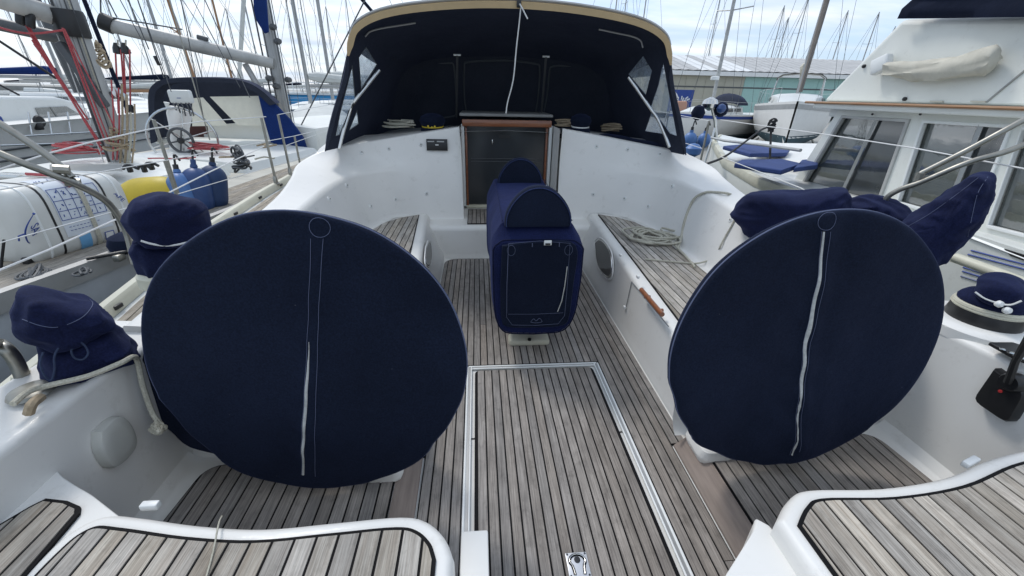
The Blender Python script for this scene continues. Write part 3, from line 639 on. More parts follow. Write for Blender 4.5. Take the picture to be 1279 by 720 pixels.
for s in (-1, 1):
    prev = None
    for y in ((4.35, 4.75, 6.6, 8.6, 10.4) if s < 0 else (4.9, 6.9, 8.9, 10.6)):
        t = stanchion(s, y)
        if prev is not None and y != 4.75:
            for k in (1, .5): g0, z0 = gun(prev[1]); MB().tube([V(prev[0], prev[1], z0+.05+.62*k), V(t.x, t.y, gun(y)[1]+.05+.62*k)], .0035, n=5).build('lifeline', 'wire', YB)
        prev = (t.x, t.y)
for pts in ([px(-30, 350, x=-2.06), px(62, 312, x=-2.08), px(150, 272, x=-2.15), px(262, 215, x=-2.36), px(330, 183, x=-2.38)],
            [px(-30, 222, x=-2.3), px(60, 192, x=-2.3), px(117, 177, x=-2.34), px(190, 161, x=-2.36), px(250, 152, x=-2.38), px(332, 146, x=-2.38)]):
    MB().tube(pts, .0042, n=6).build('lifeline', 'wire', YB)
for pts in ([px(1320, 222, x=2.25), px(1279, 211, x=2.3), px(1140, 185, x=2.36), px(1030, 168, x=2.39), px(900, 150, x=2.4)],
            [px(1120, 300, x=2.2), px(1000, 235, x=2.32), px(900, 196, x=2.4)]):
    MB().tube(pts, .0042, n=6).build('lifeline', 'wire', YB)

# ================================================================ canvas covers
def wheel_cover(s, label):
    c = WHC[s]; r = .519; rk = .101; root = empty('wheel_cover', (c.x, c.y, .10), label, 'wheel cover')
    ex = V(1, 0, 0); ez = V(0, sin(rk), cos(rk)); ey = V(0, cos(rk), -sin(rk))   # ey points forward
    def P(rad, a, d):
        x, z = rad*cos(a), rad*sin(a); wob = 1+.012*nz((cos(a)*1.5, sin(a)*1.5, s*3), 1.6)
        if sin(a) < -.2: wob += .018*nz((a*2.2, 1, s), 2)
        x *= wob; z *= wob
        if z < -.35: z -= .012*(1+nz((x*8, 0, s), 1))   # hem hangs a little
        return c+ex*x+ez*z+ey*d
    def loc(u, v): p = pxplane(u, v, c-ey*.035, ey); return ((p-c).dot(ex), (p-c).dot(ez))
    zipl = [loc(*q) for q in (((389, 298), (387, 360), (384, 430), (381, 500), (377, 560), (375, 594)) if s < 0 else ((1028, 290), (1026, 330), (1018, 375), (1008, 430), (1000, 490), (993, 548), (988, 567)))]
    seam2 = [loc(*q) for q in (((403, 298), (399, 360), (396, 430), (394, 520), (392, 594)) if s < 0 else ((1037, 290), (1033, 330), (1025, 375), (1012, 440), (1003, 500), (996, 560)))]
    patch = loc(398, 284) if s < 0 else loc(1034, 277)
    def zx(z):
        for (xa, za), (xb, zb_2) in zip(zipl, zipl[1:]):
            if za >= z >= zb_2: return xa+(xb-xa)*(z-za)/(zb_2-za)
        return zipl[0][0] if z > zipl[0][1] else zipl[-1][0]
    def face(rad, a):
        x, z = rad*cos(a), rad*sin(a); h = -.028
        h += .016*nz((x*2.2, z*1.5, s*5), 1.6)+.006*nz((x*7, z*3.5, s*9), 1)
        dx = x-zx(z); h -= .010*math.exp(-((dx-.02)/.03)**2)            # raised strip down the middle
        h += .007*math.exp(-abs(dx)/.09)*sin(z*38+dx*30+5*nz((x*3, z*3, s), 1))*(.4+max(0, -z))          # puckers along the zip
        h += .013*(1-abs(nz((x*3.2+z*1.4, z*1.1-x*.6, s*2.2), 1))*2.2)*max(0, .75-abs(z))       # soft diagonal creases
        # soft drape folds radiating from the lower hem
        h += .010*max(0, -z-.1)*sin(x*26+s+nz((x, z, 1), 3)*2)
        return h
    m_ = MB(); NA = 120; A = [2*pi*k/NA for k in range(NA)]
    rows = [[P(r*f, a, face(r*f, a)) for a in A] for f in [.02+.98*k/34*.955 for k in range(35)]]
    rows += [[P(r*f, a, face(r*.955, a)*(1-k)+k*d) for a in A] for f, d, k in ((.978, -.022, .3), (.993, -.016, .6), (1.0, -.004, .9), (.998, .008, 1), (.985, .022, 1), (.94, .034, 1), (.8, .045, 1), (.4, .05, 1), (.05, .05, 1))]
    m_.grid(rows, closed=True, caps=True); m_.build('cover_panel', 'navy', root, angle=80)
    at = lambda x, z, d=0: P(hypot(x, z), atan2(z, x), face(hypot(x, z), atan2(z, x))-d)
    # rim seam
    MB().tube([P(r*.998, a, -.010) for a in A]+[P(r*.998, 0, -.010)], .0032, n=5).build('rim_piping', 'stitch', root)
    def line_(pts, k=6): return [at(p.x, p.y, .0018) for p in crom([V(q[0], q[1], 0) for q in pts], k)]
    off_ = [(x-.004, z) for x, z in zipl]
    MB().tube(line_(off_), .0009, n=4).build('seam', 'stitch', root); MB().tube(line_(seam2), .0009, n=4).build('seam', 'stitch', root)
    rp_ = .029; MB().tube([at(patch[0]+rp_*cos(a), patch[1]+rp_*sin(a), .0018) for a in [pi*2*k/24 for k in range(25)]], .0009, n=4).build('round_patch_seam', 'stitch', root)
    z0, z1 = (loc(384, 428)[1], zipl[-1][1]) if s < 0 else (zipl[0][1], zipl[-1][1])
    rows = []
    for k in range(61):
        t = k/60; z = z0+(z1-z0)*t
        wdt = (.0010+.0058*sin(min(1, t*2.2)*pi/2)**1.3*(1-.35*t)) if s < 0 else .0028+.0046*max(0, sin(t*pi*1.15))*(.6+.9*abs(nz((z*5, 2, 3), 1)))
        if s > 0 and t > .70: wdt *= .35+.65*abs(sin(t*48))
        x = zx(z)+.003+(.0030*nz((z*11, 0, s), 1))
        rows.append([at(x-wdt, z, .0008), at(x-wdt*.6, z, .0032), at(x+wdt*.6, z, .0032), at(x+wdt, z, .0008)])
    MB().grid(rows).build('zip_tape', 'zip', root)
    return root
wheel_cover(-1, 'round navy cover over the left steering wheel, zip gaping open only in its lower half')
wheel_cover(1, 'round navy cover over the right steering wheel, pale zip tape along almost its full height')
# skirt of canvas behind the left cover, and white wheel rim glimpsed under it
mb = MB(); a = [px(178, 440, y=1.33), px(176, 500, y=1.33), px(216, 536, y=1.30), px(250, 560, y=1.28), px(330, 560, y=1.28), px(330, 420, y=1.3), px(240, 360, y=1.34)]
cen = sum(a, V(0, 0, 0))/len(a); lo = crom(a+[a[0]], 5)[:-1]
mb.grid([[cen+(p-cen)*k+V(0, dy, 0) for p in lo] for k, dy in ((.9, -.03), (1, -.01), (1, .03), (.9, .05))], closed=True, caps=True)
o = mb.build('seat_cover', 'navy'); tag(o, 'dark navy canvas peeping out behind the left edge of the left wheel cover', 'canvas cover')
mb = MB().tube([px(u, v, y=1.17) for u, v in ((408, 603), (416, 607), (424, 605), (432, 609), (441, 608))], [.006, .008, .006, .008, .004], n=6).build('wheel_rim', 'white', YB)

def lump(name, c, rx_, ry_, prof, seed, label, m='navyc', n=72, folds=.0, fk=14, rz=0, tilt=(0, 0), cat='winch cover', group=None, sq=0, extra=None):
    """draped canvas hat: prof = [(z, radius factor)], folds grow where prof[2] says"""
    R = Matrix.Rotation(rz, 3, 'Z') @ Matrix.Rotation(tilt[0], 3, 'X') @ Matrix.Rotation(tilt[1], 3, 'Y'); rows = []
    P3 = crom([(p[0], p[1], p[2] if len(p) > 2 else 0) for p in prof], 5)
    for p in P3:
        z, f, fo = p; row = []
        for k in range(n):
            a = 2*pi*k/n; rr = f*(1+.13*nz((cos(a), sin(a), z*4), 1.3, seed)+fo*folds*(sin(a*fk+seed+3*nz((cos(a), sin(a), z*3), 1.5, seed))*.7+.5*nz((cos(a)*4, sin(a)*4, z*3), 1, seed)))
            if sq: e = 1/max(abs(cos(a)), abs(sin(a))); rr *= 1+sq*(min(e, 1.3)-1)
            zq = z+(.03*nz((cos(a)*f*1.2, sin(a)*f*1.2, seed+4), 1)+.016*abs(nz((cos(a)*f*3, sin(a)*f*3, seed+9), 1))*(-1) if f > .1 else -.01)+.02*nz((cos(a)*f*2, sin(a)*f*2, seed), 1.5)*(1 if f > .3 else .6)
            row.append(V(*c)+R @ V(rx_*rr*cos(a), ry_*rr*sin(a), zq))
        rows.append(row)
    mb = MB().grid(rows, closed=True, caps=True); root = empty(name, c, label, cat, group)
    mb.build('canvas', m, root, angle=75)
    if extra: extra(root, rows, R)
    return root
def band(zr, r=.0035, m='rope', name='drawstring', grow=1.02):
    def f(root, rows, R):
        i = min(len(rows)-1, int(zr*(len(rows)-1))); cc = sum(rows[i], V(0, 0, 0))/len(rows[i])
        pts = [cc+(p-cc)*grow for p in rows[i]][::2]; MB().tube(pts+[pts[0]], r, n=6).build(name, m, root)
    return f
G1 = 'navy winch covers on the coamings'
def blob(outline, ctr, depth, seed, root, m='navyc', nm='canvas', k_=8, amp=1.0, box=.42):
    """stuffed canvas bag: outline seen from astern, rounded front to back, creased"""
    c0 = Vector(ctr); d = Vector((c0.x-CAM.x, c0.y-CAM.y, 0)).normalized(); P3 = [pxplane(u, v, c0, d) for u, v in outline]; P3 = crom(P3+[P3[0]], k_)[:-1]
    cen = sum(P3, V(0, 0, 0))/len(P3); rows = []; n = 27
    for i in range(n):
        ph = -pi/2+pi*(i+.35)/(n-.3); k = max(.03, cos(ph))**box; dd = depth*sin(ph); row = []
        for p in P3:
            q = cen+(p-cen)*k+d*dd; e = (q-cen).normalized()
            cr_1 = 1-abs(nz((q.x*5+q.z*3, q.y*3, q.z*7), 1, seed))*3.4
            rd = 1-abs(nz((q.x*11+q.z*5, q.y*6, q.z*13-q.x*4), 1, seed+5))*3.6
            q = q+(e*.75-d*.5*(-sin(ph) if False else 1))*amp*(.012*nz(q, 7, seed)+.013*max(-.4, cr_1)+.008*max(-.5, rd)+.004*nz(q, 24, seed+2)); row.append(q)
        rows.append(row)
    MB().grid(rows, closed=True, caps=True).build(nm, m, root, angle=85); return rows, d
def hit(rows, u, v, o=.002):
    best = None; d = px(u, v, z=CAM.z-1)-CAM; n = len(rows[0])
    for i in range(len(rows)-1):
        for j in range(n):
            a, b, c, e = rows[i][j], rows[i][(j+1) % n], rows[i+1][(j+1) % n], rows[i+1][j]
            for tri in ((a, b, c), (a, c, e)):
                e1, e2 = tri[1]-tri[0], tri[2]-tri[0]; p_ = d.cross(e2); det = e1.dot(p_)
                if abs(det) < 1e-10: continue
                t_ = CAM-tri[0]; U = t_.dot(p_)/det; qv = t_.cross(e1); W_ = d.dot(qv)/det; t = e2.dot(qv)/det
                if U >= 0 and W_ >= 0 and U+W_ <= 1 and t > 0 and (best is None or t < best): best = t
    return CAM+d*best-d.normalized()*o if best else None
def stitch_on(rows, pts, r, m, root, nm='seam', o=.002):
    P_2 = [hit(rows, p.x, p.y, o) for p in crom([V(u, v, 0) for u, v in pts], 4)]; P_2 = [p for p in P_2 if p]
    if len(P_2) > 2: MB().tube(P_2, r, n=5).build(nm, m, root)
# near left
c1 = px(108, 446, z=.672); c1v = V(c1.x, c1.y, .8)
root = empty('winch_cover', (c1.x, c1.y, .665), 'slumped navy canvas winch cover with a looped blue drawstring, nearest on the left coaming', 'winch cover', G1)
lo_, d_ = blob([(49, 462), (47, 445), (56, 430), (85, 418), (128, 404), (146, 410), (162, 424), (170, 434), (166, 443), (140, 452), (104, 461), (68, 471), (56, 473)], c1v, .13, 3, root)
up_, d_ = blob([(23, 396), (26, 380), (33, 367), (62, 367), (92, 373), (118, 376), (128, 385), (140, 398), (137, 404), (120, 409), (98, 418), (70, 428), (58, 428), (40, 420), (28, 410)], c1v+V(0, -.02, 0), .125, 5, root)
fr1 = c1v-d_*.135
fpx = lambda u, v: pxplane(u, v, fr1, d_)
MB().tube(crom([fpx(u, v) for u, v in ((54, 440), (50, 455), (56, 470), (64, 475), (68, 462), (68, 445), (76, 432), (90, 425), (104, 430), (110, 441), (104, 449), (94, 448), (89, 440), (91, 432), (90, 427))], 6), .0028, n=6).build('drawstring', 'ropeb', root)
stitch_on(up_, ((28, 399), (50, 407), (72, 409), (95, 401), (108, 392), (116, 380), (112, 374)), .0010, 'stitch', root)
# second left
c2 = px(208, 335, z=.745); c2v = V(c2.x, c2.y, .85)
root = empty('winch_cover', (c2.x, c2.y, .735), 'round-topped navy winch cover tied with a white cord, beside the left wheel cover', 'winch cover', G1)
blob([(166, 304), (200, 301), (240, 302), (246, 320), (240, 340), (215, 352), (190, 350), (176, 343), (167, 325)], c2v, .10, 8, root)
up_, d_ = blob([(154, 276), (158, 264), (168, 253), (188, 246), (208, 243), (230, 247), (248, 253), (256, 266), (257, 288), (246, 299), (226, 305), (198, 306), (174, 300), (162, 288)], c2v, .13, 9, root)
fr1 = c2v-d_*.13; MB().tube(crom([fpx(u, v) for u, v in ((176, 301), (190, 305), (207, 307), (225, 305), (243, 299))], 4), .0045, n=6).build('drawstring', 'wire', root)
MB().lathe((c2.x, c2.y, .70), [(.115, -.02), (.115, .03), (.10, .045)], 30).build('winch_pad', 'cream', YB)
# right hat on the exposed winch
c3 = V(WR.x, WR.y, .86)
root = empty('winch_cover', (WR.x, WR.y, .78), 'small navy winch hat with white beads on the cream winch at the right', 'winch cover', G1)
MB().lathe((WR.x, WR.y, .760), [(.104, 0), (.106, .010), (.100, .022), (.085, .038), (.06, .05), (.01, .054)], 30).build('canvas', 'navyc', root)
up_, d_ = blob([(1219, 357), (1226, 348), (1243, 344), (1262, 347), (1280, 355), (1285, 366), (1278, 376), (1262, 379), (1240, 376), (1224, 368)], c3, .115, 12, root, amp=.7)
fr1 = c3-d_*.120; MB().tube(crom([fpx(u, v) for u, v in ((1218, 365), (1230, 373), (1247, 379), (1262, 381), (1276, 376))], 4), .0035, n=6).build('elastic_cord', 'wire', root)
for u, v in ((1248, 380), (1258, 388)): MB().lathe(fpx(u, v), [(.0, -.012), (.010, -.010), (.0145, 0), (.010, .010), (.001, .012)], 12, axis=(0, -1, .3)).build('cord_bead', 'white', root)
# boxy cover, low cover and tall tapering cover to the right
c4 = V(1.63, 2.36, .9)
root = empty('winch_cover', (1.63, 2.36, .77), 'wide boxy navy winch cover rising behind the top left of the right wheel cover', 'winch cover', G1)
blob([(915, 266), (920, 254), (932, 245), (955, 239), (1000, 240), (1050, 236), (1059, 241), (1064, 258), (1078, 285), (1060, 305), (985, 305), (950, 300), (932, 289)], c4, .17, 15, root, amp=.9, box=.3)
c5 = V(1.98, 2.25, .85)
root = empty('winch_cover', (1.98, 2.25, .72), 'low crumpled navy cover between the boxy winch cover and the tall tapering cover', 'canvas cover', G1)
blob([(1058, 252), (1078, 247), (1102, 249), (1120, 256), (1134, 267), (1136, 277), (1120, 290), (1085, 292), (1060, 285)], c5, .16, 21, root, m='navyc', amp=1.6)
c6 = V(1.98, 1.78, .95)
root = empty('engine_cover', (1.98, 1.78, .66), 'tall navy canvas cover tapering to a folded tip at the rail behind the right wheel', 'canvas cover')
t6, d_ = blob([(1126, 282), (1150, 262), (1176, 244), (1200, 229), (1218, 218), (1230, 216), (1240, 220), (1243, 234), (1237, 252), (1222, 282), (1209, 302), (1190, 318), (1172, 331), (1150, 350), (1110, 335), (1105, 300)], c6, .15, 25, root, m='navyc', amp=1.1, box=.5)
stitch_on(t6, ((1234, 221), (1222, 240), (1216, 262), (1209, 296)), .0011, 'stitch', root); stitch_on(t6, ((1130, 285), (1160, 268), (1195, 243), (1222, 222)), .0010, 'stitch', root)

# ---- cockpit table under its fitted cover with two half-round ends
def table_cover():
    root = empty('table_cover', (0, 2.7, .15), 'fitted navy canvas cover over the long cockpit table, with a half-round flap at each end', 'table cover')
    y0, y1 = 2.12, 3.34; m_ = MB(); rows = []; n = 60
    def sec(k, y, t, end=0):
        # closed outline: wide box, rounded shoulders, tucked in at the bottom
        w_ = .262; zt_ = .845+.025*t; zb = .16+.03*t
        ch = .075 if y < y0+.012 else 0.0
        pts = [V(p[0], 0, p[1]) for p in ((0, zb-.012), (-.17, zb), (-.225, zb+.045), (-.258, zb+.15), (-.262, .50), (-.255, .745-ch*.2), (-.195, zt_-ch), (0, zt_-ch+.004), (.195, zt_-ch), (.255, .745-ch*.2), (.262, .50), (.258, zb+.15), (.225, zb+.045), (.17, zb), (0, zb-.012))]
        L = fillet(pts, [.05, .05, .06, .05, .03, .012, .02, .012, .03, .05, .06, .05, .05], 4)[:-1]; c = V(0, 0, .5)
        out = []
        for p in L:
            q = c+(p-c)*k; fold = .034*nz((q.x*6, y*4, q.z*2.2), 1, 3)+.006*sin(y*22+q.z*5)*(abs(q.x) > .2)
            out.append(V(q.x*(1+fold*1.6)+.012, y+(.012*nz((q.x*7, q.z*7, y), 1, 5) if end else 0), q.z))
        return out
    for k, dy, e in ((.05, -.022, 1), (.5, -.020, 1), (.82, -.018, 1), (.955, -.014, 1), (.985, .004, 1), (1, .011, 1), (1, .075, 0)): rows.append(sec(k, y0+dy, 0, e))
    for i in range(1, 18): t = i/18; rows.append(sec(1-.015*sin(t*pi), y0+.06+(y1-y0-.1)*t, t))
    for k, dy in ((1, 0), (.96, .03), (.8, .05), (.1, .055)): rows.append(sec(k, y1+dy, 1))
    m_.grid(rows, closed=True, caps=True).build('canvas', canvas_mat('royal_navy_canvas', (.0125, .0195, .078), (.008, .012, .045)), root, angle=32)
    for s_ in (-1, 1):
        MB().tube([V(.012+s_*.199, y, .852+.025*(y-y0)/(y1-y0)) for y in (y0+.08, y0+.3, y0+.6, y0+.9, y1-.05)], .0028, n=5).build('edge_seam', 'navyc', root)
    for yy_, zb_2, rr, lean_ in ((y0+.06, .835, .188, .02), (y1-.12, .85, .175, .0)):
        rws = []
        for dy, k in ((-.035, .86), (-.03, .95), (-.012, 1), (.012, 1), (.03, .95), (.035, .86)):
            rws.append([V(.012+rr*k*cos(a)*(1+.02*sin(5*a)), yy_+dy+lean_*sin(a)+.008*nz((cos(a)*2, a, dy), 1, 2), zb_2+rr*1.16*k*max(0, sin(a))) for a in [pi*j/28 for j in range(29)]])
        m2 = MB(); m2.grid(rws)
        for rw in (rws[0], rws[-1]):
            cc = V(.012, rw[0].y, zb_2); m2.add([cc]+rw, [(0, i, i+1) for i in range(1, len(rw))])
        fl = m2.build('end_flap', 'navy', root, angle=60)
        MB().tube([p+V(0, -.003, .0) for p in rws[1]], .003, n=5).build('flap_piping', canvas_mat('piping_blue', (.03, .045, .12)), fl)
    yf = y0-.026
    def fp(x, z): return V(x+.012, yf+.006*nz((x*7, z*7, y0), 1, 5), z)
    loop = [(-.17, .76), (-.175, .5), (-.175, .30), (-.14, .245), (0, .235), (.14, .245), (.175, .30), (.175, .5), (.17, .76), (0, .775), (-.17, .76)]
    ring_ = sec(.992, y0-.004, 0, 1); MB().tube(ring_[::2]+[ring_[0]], .0042, n=5).build('edge_piping', 'navyc', root)
    lp3 = crom([V(x, 0, z) for x, z in ((-.205, .745), (-.212, .5), (-.205, .29), (-.165, .228), (0, .215), (.165, .228), (.205, .29), (.212, .5), (.205, .745), (0, .765), (-.205, .745))], 5)[:-1]
    MB().grid([[fp(p.x*k, .5+(p.z-.5)*k)+V(0, dy+.004*nz((p.x*9*k, p.z*9*k, 2), 1), 0) for p in lp3] for k, dy in ((1, .010), (1, -.005), (.985, -.009), (.95, -.0075), (.7, -.007), (.4, -.007), (.05, -.007))], closed=True, caps=True).build('front_panel', 'navy', root, angle=50)  # darker navy puts the aft face's shade into the colour
    fp0 = fp
    def fp(x, z): return fp0(x, z)+V(0, -.0125, 0)
    MB().tube([fp(x, z) for x, z in loop], .0012, n=4).build('seam', 'stitch', root)
    MB().tube(crom([fp(x, z)+V(0, -.004, 0) for x, z in ((-.03, .262), (-.012, .285), (.004, .268), (.022, .288), (.04, .262), (.0, .255), (-.03, .262))], 3), .0015, n=4).build('stitched_mark', 'stitch', root)
    MB().tube([fp(-.165, .32), fp(0, .315), fp(.165, .32)], .001, n=4).build('seam', 'stitch', root)
    MB().tube([fp(.165, .62), fp(.16, .5), fp(.15, .40), fp(.13, .33)], .0028, n=5).build('zip_tape', 'zip', root)
    MB().tube([fp(-.172, .70), fp(-.176, .5), fp(-.174, .33)], .0016, n=5).build('seam', 'stitch', root)
    MB().box(fp(.045, .765)+V(0, -.004, 0), (.042, .008, .028), bev=.003).build('buckle', 'white', root)
    MB().box(fp(.045, .759)+V(0, -.009, 0), (.028, .003, .010)).build('buckle_slot', 'black', root)
    for x in (-.04, .11): MB().box(fp(x, .752)+V(0, -.002, 0), (.004, .003, .022)).build('stitch_tab', 'stitch', root)
    for x in (-.155, .165):
        MB().tube([fp(x+.022*cos(a), .72+.03*sin(a)) for a in [2*pi*k/16 for k in range(17)]], .001, n=4).build('eyelet_seam', 'stitch', root)
table_cover()

# ================================================================ sprayhood
def hood():
    root = empty('sprayhood', (0, 4.5, 1.0), 'dark navy sprayhood over the companionway with tan leather edging and clear side panels', 'sprayhood')
    HA = [(1.67, 3.90, 1.00), (1.54, 3.88, 1.30), (1.385, 3.84, 1.60), (1.315, 3.81, 1.82), (1.225, 3.80, 1.95), (.97, 3.79, 2.045), (.50, 3.78, 2.105), (0, 3.78, 2.125)]
    HB = [(1.62, 4.30, 1.00), (1.55, 4.32, 1.30), (1.44, 4.36, 1.58), (1.30, 4.38, 1.75), (1.13, 4.4, 1.87), (.88, 4.4, 1.955), (.45, 4.4, 2.02), (0, 4.4, 2.04)]
    HC = [(1.40, 5.0, 1.02), (1.33, 5.0, 1.25), (1.24, 5.0, 1.48), (1.14, 5.0, 1.62), (1.02, 5.0, 1.72), (.82, 5.0, 1.80), (.45, 5.0, 1.84), (0, 5.0, 1.855)]
    full = lambda H: [V(-x, y, z) for x, y, z in H]+[V(x, y, z) for x, y, z in H[::-1][1:]]
    A, B, C_ = (crom(full(h), 5) for h in (HA, HB, HC))
    out = []
    for t in [k/8 for k in range(9)]:
        out.append([a*(1-t)*(1-t)+(b*2-(a+c)*.5)*2*t*(1-t)+c*t*t for a, b, c in zip(A, B, C_)])
    n = len(A); i0 = 5*3; i1 = n-1-i0     # roof part between the corner bends; sides are separate panels
    roof = MB(); top = [r[i0:i1+1] for r in out]
    roof.grid([[p+V(0, 0, .004*nz(p, 4)) for p in r] for r in top]); roof.grid([[p+V(0, 0, .012+.004*nz(p, 4)) for p in r] for r in top], flip=True)
    roof.grid([top[0], [p+V(0, 0, .012) for p in top[0]]], flip=True)
    roof.build('roof_panel', 'navyhood', root, angle=70)
    # front panel
    Fb = [V(p.x*1.02, 5.50, 1.00-.06*(abs(p.x)/1.4)**2) for p in C_]
    fr_ = MB(); fr_.grid([[a*(1-t)+b*t for a, b in zip(C_, Fb)] for t in (-.06, .25, .5, .75, 1)]); fr_.grid([[a*(1-t)+b*t+V(0, .012, .0) for a, b in zip(C_, Fb)] for t in (-.06, .5, 1)], flip=True)
    fr_.build('front_panel', 'navyhood', root)
    # plane of the front panel
    o = C_[n//2]; nn = (Fb[n//2]-o).cross(V(1, 0, 0)).normalized()
    def F(u, v): q = pxplane(u, v, o, nn); return q+V(0, -.012, 0)
    gs = mat('window_binding', (.075, .085, .095), .5)
    for L in (((482, 151), (476, 120), (473, 98), (478, 91), (520, 82), (560, 79), (567, 84), (569, 110), (570, 140), (562, 146), (520, 150), (482, 151)),
              ((583, 145), (580, 120), (580, 85), (585, 78), (630, 76), (668, 80), (674, 87), (672, 120), (668, 146)),
              ((678, 146), (683, 120), (686, 92), (691, 83), (720, 84), (765, 94), (778, 102), (772, 125), (764, 150))):
        MB().tube(crom([F(*p) for p in L], 3), .010, n=5).build('window_binding', gs, root)
    for u0, v0, u1, v1 in ((571, 68, 570, 146), (682, 70, 676, 146)):
        a, b = px(u0, v0+1, y=4.55), px(u1, v1, y=5.0); o2 = MB().tube([a, b], .012).build('support_tube', 'wired', root)
        MB().tube([a+V(-.035, 0, .0), a+V(.035, 0, .0)], .009, n=6).build('tube_pad', 'white', o2)
    # roof seams picked out by piping
    def R_(u, v, yy_): return px(u, v, y=yy_)
    for L in (((456, 46), (462, 40), (475, 36), (500, 32), (519, 29)), ((748, 37), (772, 42), (790, 46), (800, 51), (803, 60))):
        pts = [px(u, v, y=3.97) for u, v in L]
        MB().tube(crom(pts, 4), .007, n=6).build('hoop_tube', 'wired' if False else 'alu', root)
    # tan leather trim and outer piping on the aft hoop
    tr = MB(); rows = []
    for i in range(n):
        p = A[i]; q = A[max(i-1, 0)]; q2 = A[min(i+1, n-1)]; t = (q2-q).normalized(); nrm = t.cross(V(0, 1, 0)).normalized(); nrm = nrm if nrm.z > 0 or abs(nrm.z) < .3 else -nrm
        rows.append((p, t, nrm))
    def trim(i_a, i_b, w_, m):
        t_ = MB(); rr = []
        for i in range(i_a, i_b+1):
            p, t, nrm = rows[i]; side = nrm if (nrm.z >= .0) else -nrm
            taper = min(1, (i-i_a)/3+.35, (i_b-i)/3+.35)
            rr.append([p+V(0, -.014, 0)-side*.020*taper*w_, p+V(0, -.016, 0)+side*.012*taper, p+V(0, .0, 0)+side*.022*taper, p+V(0, .06, 0)+side*.016*taper, p+V(0, .06, 0)+side*.012])
        t_.grid(rr); return t_.build('edge_trim', m, root)
    trim(13, n-1-13, 1.6, 'tan'); trim(0, 13, 1, 'navyhood'); trim(n-14, n-1, 1, 'navyhood')
    MB().tube([p+V(0, -.0, .032) for p, t, nn_ in rows[16:n-16]], .012, n=6).build('edge_rope', 'alu', root)
    for u in (0,): 
        q = A[n//2]+V(.02, -.02, .0); MB().box(q, (.035, .03, .05), bev=.006).build('pull_clip', 'black', root)
    # side panels with clear windows (each on its own flat plane)
    for s in (-1, 1):
        P0, P1, P2 = V(s*1.67, 3.92, 1.0), V(s*1.33, 3.83, 1.80), V(s*1.14, 5.0, 1.62)
        nn = (P1-P0).cross(P2-P0).normalized(); P3 = V(s*1.40, 5.05, 1.0); P3 -= nn*(P3-P0).dot(nn)
        W_ = [((440, 82), (444, 127), (432, 150), (424, 169), (419, 170), (425, 140)), ((448, 72), (457, 59), (471, 81), (451, 112)), ((446, 138), (448, 155), (436, 163))] if s < 0 else \
             [((829, 78), (846, 170), (837, 167), (819, 142), (812, 137), (822, 108)), ((804, 70), (815, 88), (807, 119), (785, 93)), ((814, 140), (832, 168), (806, 164))]
        holes = [[pxplane(u, v, P0, nn) for u, v in w2] for w2 in W_]
        A2 = V(s*1.50, 3.86, 1.6)
        outer = [P0, P1, V(s*1.25, 3.81, 1.93), V(s*1.05, 5.0, 1.72), P2, P3]
        outer = [p-nn*(p-P0).dot(nn) for p in outer]
        try: pn = MB().slab(outer, nn, .006, holes).build('side_panel', 'navyhood', root, smooth=False)
        except Exception as e: print('side', e); pn = root
        for h in holes:
            c = sum(h, V(0, 0, 0))/len(h); MB().slab([c+(p-c)*1.03+nn*.003 for p in h], nn, .001).build('clear_window', 'vinyl', root, smooth=False)
            MB().tube(h+[h[0]], .004, n=5).build('window_binding', gs, root)
    # stainless stays
    for L in (((472, 92), (443, 126)), ((443, 127), (430, 155), (420, 187)),):
        pass
    for s, L in ((-1, ((474, 88), (458, 108), (443, 127), (437, 140), (429, 165), (424, 186))), (1, ((785, 97), (800, 118), (813, 137), (822, 150), (830, 168), (836, 184)))):
        pts = [px(u, v, y=4.2-.08*i) for i, (u, v) in enumerate(L)]
        MB().tube(crom(pts, 4), .014, n=8).build('hoop_tube', 'steel', root)
    return root
hood()
# thin white cord hanging inside
pts = crom([px(649, 5, y=3.75), px(650, 14, y=3.77), px(645, 60, y=3.8), px(641, 100, y=3.82), px(634, 128, y=3.85), px(632, 142, y=3.85)], 5)
tag(MB().tube(pts, .0055, n=6).build('cord', 'wire'), 'thin white cord hanging from the middle of the sprayhood edge', 'cord')
tag(MB().tube([px(649, 5, y=3.72), px(653, 12, y=3.72), px(659, 24, y=3.72)], .0055, n=6).build('cord', 'wire'), 'short white cord end sticking out below the sprayhood clip', 'cord')

# ---- gear under the sprayhood
def tangle(name, c, rx_, ry_, turns, r, seed, label, m='rope', cat='rope', h=.03, group=None, n=26, tilt=None):
    rnd = random.Random(seed); pts = []
    for k in range(turns*n):
        a = 2*pi*k/n*(1+.0*k); t = k/(turns*n); q = 1-.35*rnd.random()*0
        ra = (.62+.38*nz((t*turns*1.3, seed, 0), 1.0)); rb = (.62+.42*nz((t*turns*1.1, seed, 5), 1.0))
        off = V(.25*rx_*nz((t*turns*.9, 9, seed), 1), .25*ry_*nz((t*turns*.9, 3, seed), 1), 0)
        p = V(*c)+off+V(rx_*ra*cos(a+t*1.7), ry_*rb*sin(a), r+h*(t*.8+.3*(1+nz((t*turns*3, 1, seed), 1))))
        if tilt: p.z += tilt[0]*(p.x-c[0])+tilt[1]*(p.y-c[1])
        pts.append(p)
    return tag(MB().tube(crom(pts, 2), r, n=6).build(name, m), label, cat, group)
